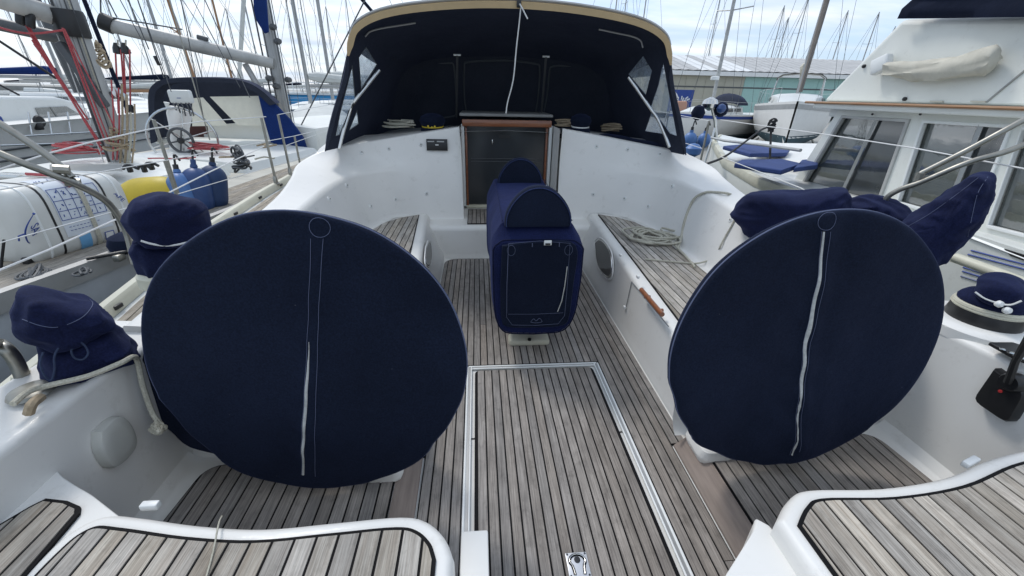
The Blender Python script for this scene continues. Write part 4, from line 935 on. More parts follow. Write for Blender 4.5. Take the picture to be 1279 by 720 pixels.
def knob(name, u, v, yy, sc, label, yellow):
    c = px(u, v, y=yy); root = empty(name, c, label, 'winch cover', 'hatted winches under the sprayhood')
    MB().lathe(c, [(.10*sc, 0), (.11*sc, .01), (.105*sc, .05), (.085*sc, .065), (.10*sc, .085), (.115*sc, .12), (.10*sc, .16), (.05*sc, .185), (.004, .19)], 30).build('canvas', 'navy', root)
    MB().tube([c+V(.092*sc*cos(a), .092*sc*sin(a), .068+.01*sin(a)) for a in [2*pi*k/20 for k in range(21)]], .008, n=6).build('drawstring', 'yellow' if yellow else 'wire', root)
    if yellow:
        for dx in (-.035, .0, .03): MB().lathe(c+V(dx, -.10, .062+abs(dx)*.3), [(.001, -.012), (.014, -.005), (.014, .005), (.001, .012)], 8, axis=(1, .2, 0)).build('cord_knot', 'yellow', root)
knob('winch_cover', 541, 167, 4.42, 1.12, 'small navy winch hat with a yellow cord knot left of the companionway', True)
knob('winch_cover', 724, 167, 4.42, .95, 'small navy winch hat with a thin pale cord right of the companionway', False)
tangle('rope_tail', px(500, 164, y=4.5), .22, .12, 6, .008, 3, 'loose pale rope tails heaped on the coachroof left of the yellow-knotted winch hat', h=.09)
tangle('rope_tail', px(705, 163, y=4.5), .12, .09, 4, .008, 5, 'small heap of tan rope between the companionway and the pale-corded winch hat', m='ropetan', h=.09)
tangle('rope_tail', px(762, 168, y=4.6), .15, .10, 4, .008, 6, 'loose rope tails heaped right of the pale-corded winch hat', m='ropetan', h=.09)
def bag(u0, v0, u1, v1, yy, h, label):
    a, b = px(u0, v0, y=yy), px(u1, v1, y=yy-.1); rows = []; n = 26
    for k in range(n):
        t = k/(n-1); c = a*(1-t)+b*t; f = math.sqrt(max(.01, 1-(2*t-1)**4)); rows.append([c+V(0, .11*f*cos(q)*(1+.1*nz((t*4, q, 1), 1)), h*f*sin(q)*(1+.25*nz((t*5, cos(q), 2), 1))) for q in [2*pi*j/16 for j in range(16)]])
    tag(MB().grid(rows, closed=True, caps=True).build('rolled_canvas', 'navy'), label, 'canvas roll')
bag(430, 190, 520, 174, 4.35, .045, 'rolled navy canvas lying along the coaming edge at the left foot of the sprayhood')
bag(745, 170, 835, 187, 4.35, .045, 'rolled navy canvas lying along the coaming edge at the right foot of the sprayhood')
# coiled sheet and slack line on the right seat
def onm(u, v, o=.008):
    b = onmould(u, v); return b[1]+b[2]*o if b else px(u, v, x=1.5)
c = px(815, 299, z=.40)
rr_ = random.Random(5); pts = []; th = 0
for k in range(9):
    a = rr_.uniform(.10, .21); b = rr_.uniform(.08, .19); ph = rr_.uniform(0, pi); ox, oy = rr_.uniform(-.07, .07), rr_.uniform(-.07, .07)
    for q in range(9):
        th += 2*pi/9.3; x_, y_ = a*cos(th)*(1+.15*rr_.uniform(-1, 1)), b*sin(th)*(1+.15*rr_.uniform(-1, 1))
        pts.append(V(c.x+ox+x_*cos(ph)-y_*sin(ph), c.y+oy+x_*sin(ph)+y_*cos(ph), .409+.004*k+rr_.uniform(0, .010)))
pts += [px(858, 322, z=.41), px(868, 334, z=.408)]
tag(MB().tube(crom(pts, 4), .0088, n=7).build('rope_coil', 'rope'), 'untidy coil of cream rope lying on the teak of the right cockpit seat', 'rope')
pts = [px(806, 324, z=.41), px(850, 328, z=.41), px(872, 329, z=.41), px(895, 322, z=.43), px(902, 305, x=1.42), px(916, 280, x=1.50)]
tag(MB().tube(crom(pts[:4], 8)+crom([pts[3]]+[onm(u, v) for u, v in ((900, 310), (906, 298), (914, 284), (921, 270))], 5)[1:], .006, n=6).build('thin_line', 'rope'), 'thin cream line trailing across the right seat behind the rope coil', 'rope')
pts = [px(846, 312, z=.41), onm(852, 296), onm(855, 280), onm(861, 262), onm(870, 249, .02), onm(882, 242, .012), onm(896, 242, .01), onm(910, 244, .01), px(926, 249, x=1.92)]
tag(MB().tube(crom(pts, 8), .0095, n=8).build('mooring_line', 'rope'), 'grey rope arching from the right seat up over the coaming', 'rope')
# mooring rope on the left quarter
pts = [px(16, 505, z=.70), px(35, 490, z=.70), px(60, 482, z=.69), px(110, 470, z=.69), px(150, 454, z=.69), px(166, 446, z=.68), px(172, 452, x=-1.50), px(178, 480, x=-1.50), px(190, 515, x=-1.49), px(200, 530, x=-1.46), px(206, 536, x=-1.44)]
tag(MB().tube(crom(pts, 8), .0085, n=8).build('mooring_line', 'rope'), 'thick cream rope lying along the left coaming and down its inner wall', 'rope')
tangle('rope_knot', px(200, 542, x=-1.46), .03, .03, 4, .008, 13, 'knotted rope end hanging below the navy canvas left of the left wheel cover')
tag(MB().tube(crom([px(36, 516, z=.675), px(40, 505, z=.70), px(50, 497, z=.685)], 5), .013, n=8).build('rope_end', 'ropetan'), 'short frayed rope end on the left coaming below the rail socket', 'rope')
pts = [px(277, 645, z=.485), px(273, 655, z=.505), px(266, 690, z=.497), px(255, 730, z=.497)]
tag(MB().tube(crom(pts, 5), .0022, n=5).build('string', 'rope'), 'thin pale cord crossing the planks of the left aft seat', 'cord')

# ================================================================ marina: water, quays, sheds
def plane(name, m, x0, x1, y0, y1, z, kind='structure'):
    o = MB().add([(x0, y0, z), (x1, y0, z), (x1, y1, z), (x0, y1, z)], [(0, 1, 2, 3)]).build(name, m, smooth=False); o['kind'] = kind; return o
plane('water', 'sea', -1500, 1500, -400, 2500, -.95)
q = MB().prism([(7.0, 15.5), (60, 9), (90, 60), (8, 66)], -2.5, -.80).build('quay', 'concrete', smooth=False); q['kind'] = 'structure'
q = MB().prism([(-400, 150), (400, 130), (400, 260), (-400, 260)], -2.5, .5).build('far_shore', 'concrete', smooth=False); q['kind'] = 'structure'
def shed():
    y = 50.0
    root = empty('boat_shed', (30, y, -.15), 'long industrial shed with pale corrugated roof, beige wall at left and mint wall at right', 'shed')
    g = lambda u, v, yy=y: px(u, v, y=yy)
    xl_, xm, xr_ = g(830, 110).x, g(928, 110).x, g(1190, 110).x
    ze = g(930, 95).z; zt_ = px(900, 71, y=y+9).z
    for nm, m, a, b in (('beige_wall', 'beigewall', xl_, xm), ('mint_wall', 'mint', xm+.004, xr_+12)):
        ob = MB().box(((a+b)/2, y+8, (ze-.15)/2-.1), (b-a, 16, ze+.15+.0)).build(nm, m, root, smooth=False)
        step = (b-a)/round((b-a)/2.2)
        k = a
        while k < b-.01:
            MB().box((k+step/2, y-.02, (ze-.15)/2-.1), (step-.06, .05, ze+.1)).build('cladding_sheet', m, ob, smooth=False); k += step
    MB().box(((xl_+xr_)/2+6, y-.06, g(930, 110).z), (xr_-xl_+12, .05, .14)).build('rail_band', 'wired', root, smooth=False)
    MB().box(((xl_+xr_)/2+6, y-.35, ze+.12), (xr_-xl_+13, .7, .42)).build('gutter', 'roofw', root, smooth=False)
    ro = MB().add([(xl_-.6, y-.7, ze+.35), (xr_+13, y-.7, ze+.35), (xr_+13, y+9, zt_), (xl_-.6, y+9, zt_), (xl_-.6, y+18, ze), (xr_+13, y+18, ze)], [(0, 1, 2, 3), (3, 2, 5, 4)]).build('roof', 'roof', root, smooth=False)
    rnd = random.Random(3); x = xl_-.5; sl_ = (zt_-ze-.35)/9.7
    while x < xr_+12:
        wd = 1.05; m = 'roofw' if abs(x-g(880, 80).x) < 1.3 or abs(x-g(920, 80).x) < 1.6 else 'roof'
        for k in range(3):
            ya, yb_2 = y-.68+k*3.2, y-.68+k*3.2+3.17; za = ze+.35+(ya-y+.7)*sl_+.05; zb2 = za+3.17*sl_
            MB().add([(x, ya, za), (x+wd*.5, ya, za+.05), (x+wd-.05, ya, za), (x+wd-.05, yb_2, zb2), (x+wd*.5, yb_2, zb2+.05), (x, yb_2, zb2)], [(0, 1, 4, 5), (1, 2, 3, 4)]).build('roof_sheet', m, ro, smooth=False)
        x += wd
shed()
# hoarding banner by the shed
a = px(845, 125, y=30); root = empty('banner', (a.x, 30, -.15), 'blue and white banner on a frame in front of the beige shed wall', 'banner')
b0, b1 = px(838, 112, y=30), px(862, 140, y=30)
MB().box(((b0.x+b1.x)/2, 30, (b0.z+b1.z)/2), (b1.x-b0.x, .06, b0.z-b1.z)).build('banner_sheet', 'bluelogo', root, smooth=False)
text('UR', V(b0.x+.42, 29.94, b0.z-.62), .46, 'white', root, RXZ, ext=.01)
MB().tube([V(b0.x+.02+.55*t, 29.93, b0.z-.30+.16*sin(pi*min(1, t*1.0))-.22*t*t) for t in [k/10 for k in range(11)]], .045, n=6).build('swoosh', 'white', root)
for k_ in range(5): MB().box(V(b0.x+.85+.12*k_, 29.94, b0.z-.5-.1*(k_ % 3)), (.09, .02, .22), ry=.3*k_).build('print_mark', 'label', root)
for x in (b0.x, b1.x): MB().tube([(x, 30.05, -.15), (x, 30.05, b0.z)], .04).build('banner_post', 'alu', root)
tag(MB().box(((b0.x+b1.x)/2-.2, 29.4, b0.z-1.5), (.7, .5, 1.6), bev=.12).build('tarpaulin_crate', mat('terracotta_sheet', (.5, .28, .2), .8)), 'salmon coloured covered stack below the blue banner by the shed', 'crate')

# ================================================================ sailing boats
def sailboat(x, y, hdg, L, label, z=-.95, hull='gel', mast='alu', mh=None, cover='sail', bimini=None, detail=1, keel=False, stripe=None, name='moored_yacht', group='yachts moored around the marina', deckz=None, rake=0, furl=None, noboom=False, lean=0, spreaders=2, lw=1.0):
    root = empty(name, (x, y, z), label, 'sailing yacht', group)
    c, s = cos(hdg), sin(hdg)   # heading measured clockwise from +Y
    T = lambda a, f, h: V(x+a*c+f*s, y-a*s+f*c, z+h)      # a across, f forward
    fb = deckz if deckz else .085*L+.25; B = L*.16; rows = []
    st = [(-.5, .72, 0), (-.42, .85, 0), (-.2, 1, 0), (0, 1, .02), (.2, .86, .06), (.35, .55, .12), (.45, .22, .17), (.5, .02, .20)]
    st = [tuple(p) for p in crom(st, 2)]
    for f, b, sh in st:
        dz = fb*(1+sh); row = []
        for q, h in ((1.0, 1), (1.0, .92), (.97, .5), (.86, 0), (.5, -.35 if not keel else -.30), (0, -.5 if not keel else -.45)):
            row.append(T(B*b*q, L*f, dz*h))
        rows.append(row+[T(-(B*b*q), L*f, dz*h) for q, h in ((.5, -.35), (.86, 0), (.97, .5), (1.0, .92), (1, 1))])
    MB().grid(rows, flip=False).add([r for r in rows[0]], [tuple(range(len(rows[0])))]).build('hull', hull, root, angle=50)
    dkm = MB(); dkm.grid([[T(B*b, L*f, fb*(1+sh)-.01), T(0, L*f, fb*(1+sh)+.05*b), T(-B*b, L*f, fb*(1+sh)-.01)] for f, b, sh in st]); dkm.build('deck', 'gel2', root)
    if stripe:
        sm = MB()
        for sd in (1, -1): sm.grid([[T(sd*(B*b*1.006+.01), L*f, fb*(1+sh)*.93), T(sd*(B*b*1.004+.01), L*f, fb*(1+sh)*.80)] for f, b, sh in st], flip=sd < 0)
        sm.build('stripe', stripe, root)
    if keel:
        rows = []
        for f, b, sh in st:
            rows.append([T(sd*B*b*q*1.01, L*f, fb*(h)) for sd, q, h in ((1, .875, .06), (1, .80, -.12), (1, .5, -.36), (1, .0, -.52), (-1, .5, -.36), (-1, .80, -.12), (-1, .875, .06))])
        MB().grid(rows).build('underbody', 'anti', root)
        MB().add([T(.12, L*.1, -fb*.4), T(.12, -L*.12, -fb*.4), T(.1, -L*.12, (-.82-z)), T(.1, L*.06, (-.82-z)), T(-.12, L*.1, -fb*.4), T(-.12, -L*.12, -fb*.4), T(-.1, -L*.12, (-.82-z)), T(-.1, L*.06, (-.82-z))],
                 [(0, 1, 2, 3), (4, 7, 6, 5), (0, 3, 7, 4), (1, 5, 6, 2), (3, 2, 6, 7)]).build('keel', 'anti', root)
        for f in (-.25, .25):
            for sd in (-1, 1): MB().tube([T(sd*B*.62, L*f, -fb*.2), T(sd*B*.95, L*f, (-.82-z))], .05, n=5).build('cradle_prop', 'steelold', root)
    # coachroof with windows
    rows = []
    for f, k in ((-.14, .0), (-.13, 1), (.05, 1), (.2, .78), (.29, .25)):
        w2 = B*(.66 if f < .1 else .45); h = fb*1.03+.045*L*k
        rows.append([T(sd*w2*q, L*f, hh) for sd, q, hh in ((1, 1.02, fb*1.02), (1, .92, h-.08*k), (1, .7, h), (-1, .0, h+.05*k), (-1, .7, h), (-1, .92, h-.08*k), (-1, 1.02, fb*1.02))])
    MB().grid(rows).build('coachroof', 'gel2', root, angle=50)
    if detail:
        for sd in (1, -1):
            for f0, f1 in ((-.10, -.02), (0.0, .07), (.10, .15)):
                k0 = B*.66*.985+.015; MB().add([T(sd*k0, L*f0, fb*1.05+.012*L), T(sd*k0, L*f1, fb*1.05+.012*L), T(sd*k0*.965, L*f1, fb*1.05+.030*L), T(sd*k0*.965, L*f0, fb*1.05+.030*L)], [(0, 1, 2, 3)]).build('window', 'glassd', root, smooth=False)
    mh = mh or 1.25*L; mf = L*.06
    tp = T(lean, mf-rake, fb+mh)
    mr = .0075*L*lw
    mo = MB().tube([T(0, mf, fb*.9), tp], [mr, mr*.8], n=8).build('mast', mast, root)
    for k in range(spreaders):
        h = fb+mh*(k+1)/(spreaders+1); tt = (k+1)/(spreaders+1); w3 = B*.62*(1-.2*k)
        MB().tube([T(w3+lean*tt, mf-.25-rake*tt, h+.1), T(lean*tt, mf-rake*tt, h), T(-w3+lean*tt, mf-.25-rake*tt, h+.1)], .028, n=5).build('spreader', mast, mo)
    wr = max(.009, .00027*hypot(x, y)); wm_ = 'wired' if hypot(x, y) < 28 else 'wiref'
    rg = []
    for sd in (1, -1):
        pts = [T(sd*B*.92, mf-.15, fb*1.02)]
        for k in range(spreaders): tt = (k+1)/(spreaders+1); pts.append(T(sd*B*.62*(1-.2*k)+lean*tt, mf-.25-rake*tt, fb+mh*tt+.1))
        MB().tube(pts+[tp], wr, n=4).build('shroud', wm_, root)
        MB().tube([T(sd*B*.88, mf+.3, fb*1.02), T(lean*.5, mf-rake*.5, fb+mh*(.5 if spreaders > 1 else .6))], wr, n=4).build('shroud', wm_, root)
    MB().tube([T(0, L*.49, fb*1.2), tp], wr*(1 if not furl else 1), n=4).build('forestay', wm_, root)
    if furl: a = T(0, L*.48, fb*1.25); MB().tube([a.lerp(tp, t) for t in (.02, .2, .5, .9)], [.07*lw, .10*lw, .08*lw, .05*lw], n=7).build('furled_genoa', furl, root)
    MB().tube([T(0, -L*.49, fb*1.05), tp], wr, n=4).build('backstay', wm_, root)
    if not noboom:
        b0 = T(0, mf-.1, fb+.095*L+.35); b1 = T(0, mf-L*.38, fb+.095*L+.30)
        bo = MB().tube([b0, b1], mr*.9, n=8).build('boom', mast, root)
        if cover: MB().tube([b0.lerp(b1, t)+V(0, 0, mr*1.8+.02*L*(1-t)) for t in (0, .1, .3, .6, .9, 1)], [.012*L, .020*L, .017*L, .013*L, .009*L, .004*L], n=8).build('sail_cover', cover, bo)
    if detail:
        for sd in (1, -1):
            prev = None
            for k, f in enumerate((-.46, -.3, -.12, .06, .24, .40)):
                b = 1 if f < .1 else (.8 if f < .3 else .42); p = T(sd*B*b*.93*(.84 if f < -.4 else 1), L*f, fb*(1+max(0, f)*.3)); q = p+V(0, 0, .6)
                MB().tube([p, q], max(.012, wr), n=4).build('stanchion', 'steel', root)
                if prev: MB().tube([prev, q], max(.006, wr*.7), n=3).build('guard_wire', 'wire', root)
                prev = q
    if bimini == 'grey':
        bo2 = MB()
        for f in (-.20, -.13): bo2.tube([T(B*.6*q, L*f, fb*1.05+h) for q, h in ((1.1, 0), (1, 1.25), (.8, 1.4), (0, 1.48), (-.8, 1.4), (-1, 1.25), (-1.1, 0))], .03, n=5)
        bo2.build('canopy_frame', 'steel', root)
        MB().grid([[T(B*.62*q, L*f, fb*1.05+h) for q, h in ((1.02, 1.15), (1, 1.27), (.8, 1.42), (0, 1.50), (-.8, 1.42), (-1, 1.27), (-1.02, 1.15))] for f in (-.22, -.165, -.11)]).build('canopy', 'brownsail', root)
    elif bimini:
        for sgn, f in ((0, -.16),):
            rows = []
            for kf, hh in ((-.19, .45), (-.17, .62), (-.12, .66), (-.07, .4), (-.05, .15)):
                rows.append([T(B*.62*cos(a), L*kf, fb*1.05+.045*L+hh*1.0*sin(a)*.9) for a in [pi*j/10 for j in range(11)]])
            MB().grid(rows).build('sprayhood', bimini, root, angle=70)
    return root
rnd = random.Random(21)
def at_px(u, dist, zz_=0):      # bearing seen at a picture column -> ground point at a distance
    p = px(u, 110, y=dist); return p.x, p.y
LAB = []
def boat(u, dist, hdg, L, label, **k): x, y = at_px(u, dist); return sailboat(x, y, radians(hdg), L, label, **k)
# near and middle distance, left of the sprayhood
boat(232, 24, 62, 9, 'yacht with a slim tan wooden mast rising just left of the navy-hooded ketch cockpit', mast='tanmast' if False else 'woodtrim', lw=1.2, rake=.5, lean=-.6)
boat(282, 30, 62, 7.6, 'small yacht with a short tan wooden mast whose top ends below the picture edge', mast='woodtrim', mh=7.2, lw=1.3, spreaders=1)
boat(404, 22, -100, 11, 'white yacht with grey mast just left of the sprayhood, boom over its covered cockpit', hull='gel2', cover='sail', lw=1.1, mh=15, lean=-.3)
boat(430, 27, -100, 12, 'large white yacht with pale mast behind the one left of the sprayhood', lw=1.1, furl='sail', mh=17)
boat(205, 44, 60, 12, 'distant yacht with a dark mainsail cover, seen over the neighbour\'s boom', cover='navy', mh=16)
boat(160, 52, 60, 11, 'distant white yacht left of the tan masts, beyond the grey boom', mh=14)
boat(335, 50, 80, 12, 'distant yacht showing its mast between the two tan masts and the ketch', mh=15)
boat(12, 13, -125, 12, 'yacht at the far left with a heavy mast wrapped in tan sail cloth', furl='ropetan', lw=1.5, mh=15, noboom=True)
boat(62, 30, 60, 12, 'distant yacht at far left behind the red-roped mast', mh=17, cover='blue')
boat(118, 34, 60, 11, 'distant yacht seen between the near grey mast and the boom end', mh=15)
# right of the sprayhood: boats ashore and afloat
boat(900, 23, 236, 9, 'white yacht ashore on props, dark blue sheer stripe, in front of the beige shed', z=-.33, keel=True, stripe='bluelogo', bimini='navyhood', mast='mastw', name='yacht_ashore', group='yachts propped ashore by the shed', mh=14, lw=1.35, noboom=True)
boat(998, 21.5, 216, 11, 'larger white yacht ashore with a grey canopy, in front of the mint shed wall', z=.02, keel=True, bimini='grey', stripe='alu', mast='alu', name='yacht_ashore', group='yachts propped ashore by the shed', mh=15, lw=1.0, furl='brownsail', cover='beige')
boat(872, 70, 90, 11, 'distant yacht masthead seen over the shed roof by the right edge of the sprayhood', mh=17)
k = 0
SP = [('behind the left end of the shed roof', 950, 84), ('over the middle of the shed roof', 958, 90), ('with wide spreaders over the shed roof', 975, 78), ('close to the grey-canopied yacht ashore', 1025, 82), ('near the trawler flybridge corner', 1062, 76), ('just left of the flybridge corner', 1088, 92), ('right above the gap beside the propped yacht', 998, 95), ('over the roof where it meets the flybridge', 1105, 84)]
for t, u, d in SP: boat(u, d, 80+rnd.uniform(-8, 8), 11.5, 'far-off mast '+t, z=-.15, mh=rnd.uniform(13, 17), detail=0, lw=1.15, cover=None)
SP = [(190, 70, 'left of the first tan mast'), (214, 82, 'just before the first tan mast'), (250, 75, 'between the two tan masts'), (300, 90, 'right of the shorter tan mast'), (322, 66, 'behind the end of the grey boom'), (372, 84, 'behind the ketch main mast'), (388, 70, 'right of the ketch main mast'), (442, 92, 'next to the left edge of the sprayhood'), (418, 100, 'above the blue workboat'), (140, 86, 'below the near grey boom end'), (100, 74, 'behind the red ropes'), (45, 80, 'at the far left, behind the wrapped mast')]
for u, d, t in SP: boat(u, d, rnd.uniform(55, 100), rnd.uniform(10, 13), 'distant moored yacht '+t, mh=rnd.uniform(13, 19), detail=0, lw=1.1, cover=rnd.choice(['sail', 'navy', 'blue', 'sail']))
for u, d, t in ((560, 60, 'far-off mast showing above the left half of the sprayhood'), (752, 62, 'pair-like far mast above the right half of the sprayhood'), (764, 74, 'thin far mast beside another above the sprayhood'), (786, 64, 'far mast above the right shoulder of the sprayhood')):
    boat(u, d, 80, 13, t, mh=21, detail=0, cover=None)
# blue workboat
def workboat():
    a, b = px(352, 134, z=-.95), px(470, 134, z=-.95); y = 42; a, b = px(350, 134, y=y), px(460, 132, y=y); zt_ = px(400, 119, y=y).z
    root = empty('workboat', ((a.x+b.x)/2, y, -.95), 'bright blue hull of a workboat with white rails, left of the sprayhood', 'workboat')
    MB().prism([(a.x, y), (b.x-1, y-.2), (b.x+2, y+1.5), (b.x-1, y+3.5), (a.x, y+3.5)], -.95, zt_).build('hull', 'blueship', root, smooth=False)
    for k in range(4): x = a.x+1+k*2.4; MB().box((x, y-.06, (zt_-.95)/2), (.12, .12, zt_+.9)).build('rubbing_strake', 'blueship', root)
    MB().box(((a.x+b.x)/2, y-.05, zt_+.08), (b.x-a.x, .3, .16)).build('capping', 'white', root)
    for k in range(9): x = a.x+.3+k*1.15; MB().tube([(x, y, zt_), (x, y, zt_+1.0)], .035, n=5).build('rail_post', 'white', root)
    for h in (.5, 1.0): MB().tube([(a.x, y, zt_+h), (b.x, y, zt_+h)], .03, n=5).build('rail', 'white', root)
    MB().box((a.x+3.2, y-.07, zt_*.5-.2), (.9, .05, .28)).build('name_mark', 'bluelogo', root)
workboat()
# white day boat with a fitted cover seen ahead of the ketch
def dayboat():
    c = px(400, 150, y=16); root = empty('covered_launch', (c.x, c.y, -.95), 'white launch under a pale fitted cover, below the blue workboat', 'launch')
    L, B = 6.5, 1.25; rows = []
    for f, b in ((-.5, .8), (-.3, .98), (0, 1), (.25, .8), (.42, .4), (.5, .03)):
        X = c.x+f*L*.3; rows.append([V(c.x+B*b*q-f*L*.3, c.y+f*L*.95, h) for q, h in ((-.2, -.95), (-.85, -.8), (-1, .1), (-1.0, .25), (1.0, .25), (1, .1), (.85, -.8), (.2, -.95))])
    MB().grid(rows, closed=True, caps=True).build('hull', 'gel', root)
    rows = []
    for f, b, h in ((-.46, .7, .05), (-.44, .75, .4), (-.2, .95, .75), (.05, .95, .8), (.2, .8, .55), (.35, .5, .25), (.4, .3, .1)):
        rows.append([V(c.x+B*b*cos(a)-f*L*.3, c.y+f*L*.95, .24+h*sin(a)+.02*nz((a*3, f*9, 1), 1)) for a in [pi*j/12 for j in range(13)]])
    MB().grid(rows).build('fitted_cover', 'sail', root)
dayboat()

# ================================================================ ketch alongside to port
def ketch():
    HD = radians(9.5); c, s = cos(HD), sin(HD); O = V(-5.15, 6.2, 0)
    T = lambda a, f, h: V(O.x+a*c+f*s, O.y-a*s+f*c, h)
    root = empty('ketch', (O.x, O.y, -.95), 'two-masted neighbour on the left, teak deck, red tackles and navy hood', 'sailing yacht')
    inv = lambda p: ((p.x-O.x)*c-(p.y-O.y)*s, (p.x-O.x)*s+(p.y-O.y)*c)
    half = lambda f: [w for w in [0]][0]
    st = [(-5.2, 2.35), (-4.5, 2.5), (-3, 2.58), (-1, 2.52), (1, 2.32), (4, 1.95), (7, 1.3), (9, .55), (9.8, .04)]
    st = [tuple(p[:2]) for p in crom([(f, b, 0) for f, b in st], 3)]
    DZ = .30; sh = lambda f: DZ+.035*max(0, f-2)
    hm = MB(); hm.grid([[T(b*q, f, z if z > -.9 else -.95) for q, z in ((1, sh(f)), (1.01, sh(f)-.2), (.95, -.5), (.8, -1))]+[T(-b*q, f, z) for q, z in ((.8, -1), (.95, -.5), (1.01, sh(f)-.2), (1, sh(f)))] for f, b in st])
    hm.add([T(x*2.3, -5.2, z) for x, z in ((1, DZ), (.8, -1), (-.8, -1), (-1, DZ))], [(0, 1, 2, 3)])
    hm.build('hull', mat('ketch_hull', (.42, .44, .46), .4), root)
    MB().grid([[T(b, f, sh(f)), T(0, f, sh(f)+.04), T(-b, f, sh(f))] for f, b in st]).build('deck', mat('ketch_deck', (.55, .53, .46), .7, var=.25, scale=3), root)
    bed = MB().grid([[T(b-.10, f, sh(f)+.006), T(b-.78, f, sh(f)+.016)] for f, b in st[:-6]]).build('deck_teak', 'caulk', root, smooth=False)
    for k in range(9):
        MB().grid([[T(b-.11-.074*k, f, sh(f)+.017), T(b-.11-.074*k-.066, f, sh(f)+.017+.002)] for f, b in st[:-6]]).build('plank', 'teakw', bed, smooth=False)
    rr = [[T(b+q, f, sh(f)+h) for q, h in ((.03, -.05), (.03, .07), (-.03, .075), (-.05, .0))] for f, b in st]
    MB().grid(rr).build('toe_rail', 'alu', root)
    # low trunk cabin, cockpit coaming
    def trunk(a0, f0, f1, z0, z1, nm, m, slope=.06):
        rows = []
        for f, k in ((f0, 0), (f0+.05, 1), (f1-.2, 1), (f1, 0)): rows.append([T(sg*(a0-(slope if kk else 0)), f, z) for sg, kk, z in ((1, 0, z0), (1, 1, z0+(z1-z0)*k), (.5, 1, z0+(z1-z0+.05)*k), (-.5, 1, z0+(z1-z0+.05)*k), (-1, 1, z0+(z1-z0)*k), (-1, 0, z0))])
        return MB().grid(rows, caps=False).build(nm, m, root, angle=30)
    trunk(1.15, -4.2, .5, .30, .50, 'aft_cabin', 'gelold'); trunk(1.2, 2.9, 7.0, .34, .78, 'coachroof', 'gelold')
    trunk(1.25, .6, 2.9, .30, .44, 'cockpit_coaming', 'gel2')
    MB().box(T(0.3, -2.2, .56), (.9, 1.2, .05), rz=-HD, bev=.02).build('roof_hatch', 'grey', root)
    for a in (.45, .7): MB().box(T(a, -1.8, .55), (.05, 1.6, .04), rz=-HD, bev=.01).build('grab_rail', 'alu', root)
    # masts
    a0 = px(152, 206, y=6.2); a1 = px(80, 0, y=6.2); d = (a1-a0); mt = a0+d*4.5
    mz = MB().tube([a0-V(0, 0, .15), a0+d*.5, mt], [.125, .125, .10], n=14).build('mizzen_mast', 'alu', root)
    off = V(.075, -.09, 0)
    for k, (dx, m, r) in enumerate(((-.055, 'wired', .012), (.02, 'alu', .02), (.09, 'wired', .007), (-.12, 'wire', .006), (.135, 'rope', .008), (.155, 'wired', .006))):
        MB().tube([a0+V(dx, -.12, 0), mt+V(dx, -.10, 0)], r, n=6).build('halyard', m, mz)
    g = px(88, 30, y=6.15); MB().lathe(g, [(.15, -.14), (.16, -.10), (.16, .10), (.15, .14)], 16, axis=d).build('gooseneck_band', 'black', mz)
    # winch and cleats low on the mast
    for u, v, r in ((145, 118, .055), (152, 122, .04)): MB().lathe(px(u, v, y=6.05), [(r, -.05), (r*.8, 0), (r*1.1, .06), (.01, .065)], 14, axis=(1, -.6, .2)).build('mast_winch', 'steel', mz)
    MB().box(px(104, 95, y=6.05), (.09, .10, .75), ry=-.33, bev=.02).build('mast_track', 'wired', mz)
    b0 = px(82, 24, y=6.2); b1 = px(-60, -20, y=5.4)
    bm_ = MB().tube([b0, b1], .105, n=12).build('mizzen_boom', 'mastw', root)
    MB().tube([px(86, 24, y=6.2), px(70, 18, y=6.2)], .12, n=12).build('boom_end', 'black', bm_)
    b0 = px(95, 52, y=6.5); MB().tube([b0, px(-40, 22, y=6.1)], .075, n=10).build('lower_spar', 'wired', root)
    # main mast and boom
    a0 = px(367, 200, y=9.7); a1 = px(328, 0, y=9.7); d2 = a1-a0; mt2 = a0+d2*4.6
    mm = MB().tube([a0-V(0, 0, .3), mt2], [.125, .11], n=14).build('main_mast', 'alu', root)
    for dx, m, r in ((-.16, 'wired', .016), (-.06, 'wired', .010), (.07, 'alu', .02), (.15, 'wired', .012), (.20, 'wired', .008)): MB().tube([a0+V(dx, -.11, 0), mt2+V(dx, -.1, 0)], r, n=5).build('halyard', m, mm)
    for u, v in ((336, 98), (360, 100), (341, 34), (347, 52), (345, 108)): MB().lathe(px(u, v, y=9.55), [(.05, -.06), (.06, 0), (.045, .07), (.01, .075)], 12, axis=(.7, -.6, 0)).build('mast_winch', 'wired', mm)
    A_, B_ = px(133, 31, y=8.9), px(342, 80, y=9.6)
    bo = MB().tube([A_, A_.lerp(B_, .5), B_], [.115, .12, .10], n=14).build('main_boom', 'mastw', root)
    MB().tube([px(126, 26, y=8.88), px(142, 33, y=8.92)], .14, n=14).build('boom_end', 'black', bo)
    MB().tube([px(142, 25, y=8.9)+V(0, 0, .03), px(230, 45, y=9.2)+V(0, 0, .10)], .012, n=5).build('outhaul', 'wired', bo)
    bx = px(253, 48, y=9.3); MB().box(bx, (.18, .08, .08), ry=.25, bev=.02).build('boom_fitting', 'wired', bo)
    MB().tube([px(306, 80, y=9.6), px(370, 190, y=9.7)], .06, n=8).build('boom_vang', 'alu', root)
    MB().tube([px(126, 20, y=8.88), px(124, -60, y=9.0)], .012, n=5).build('topping_lift', 'wired', root)
    # mizzen sheets: red tackles; black blocks on the main boom with pink falls
    def line(pts, r, m, nm='sheet'): return MB().tube([px(u, v, y=yy) for u, v, yy in pts], r, n=6).build(nm, m, root)
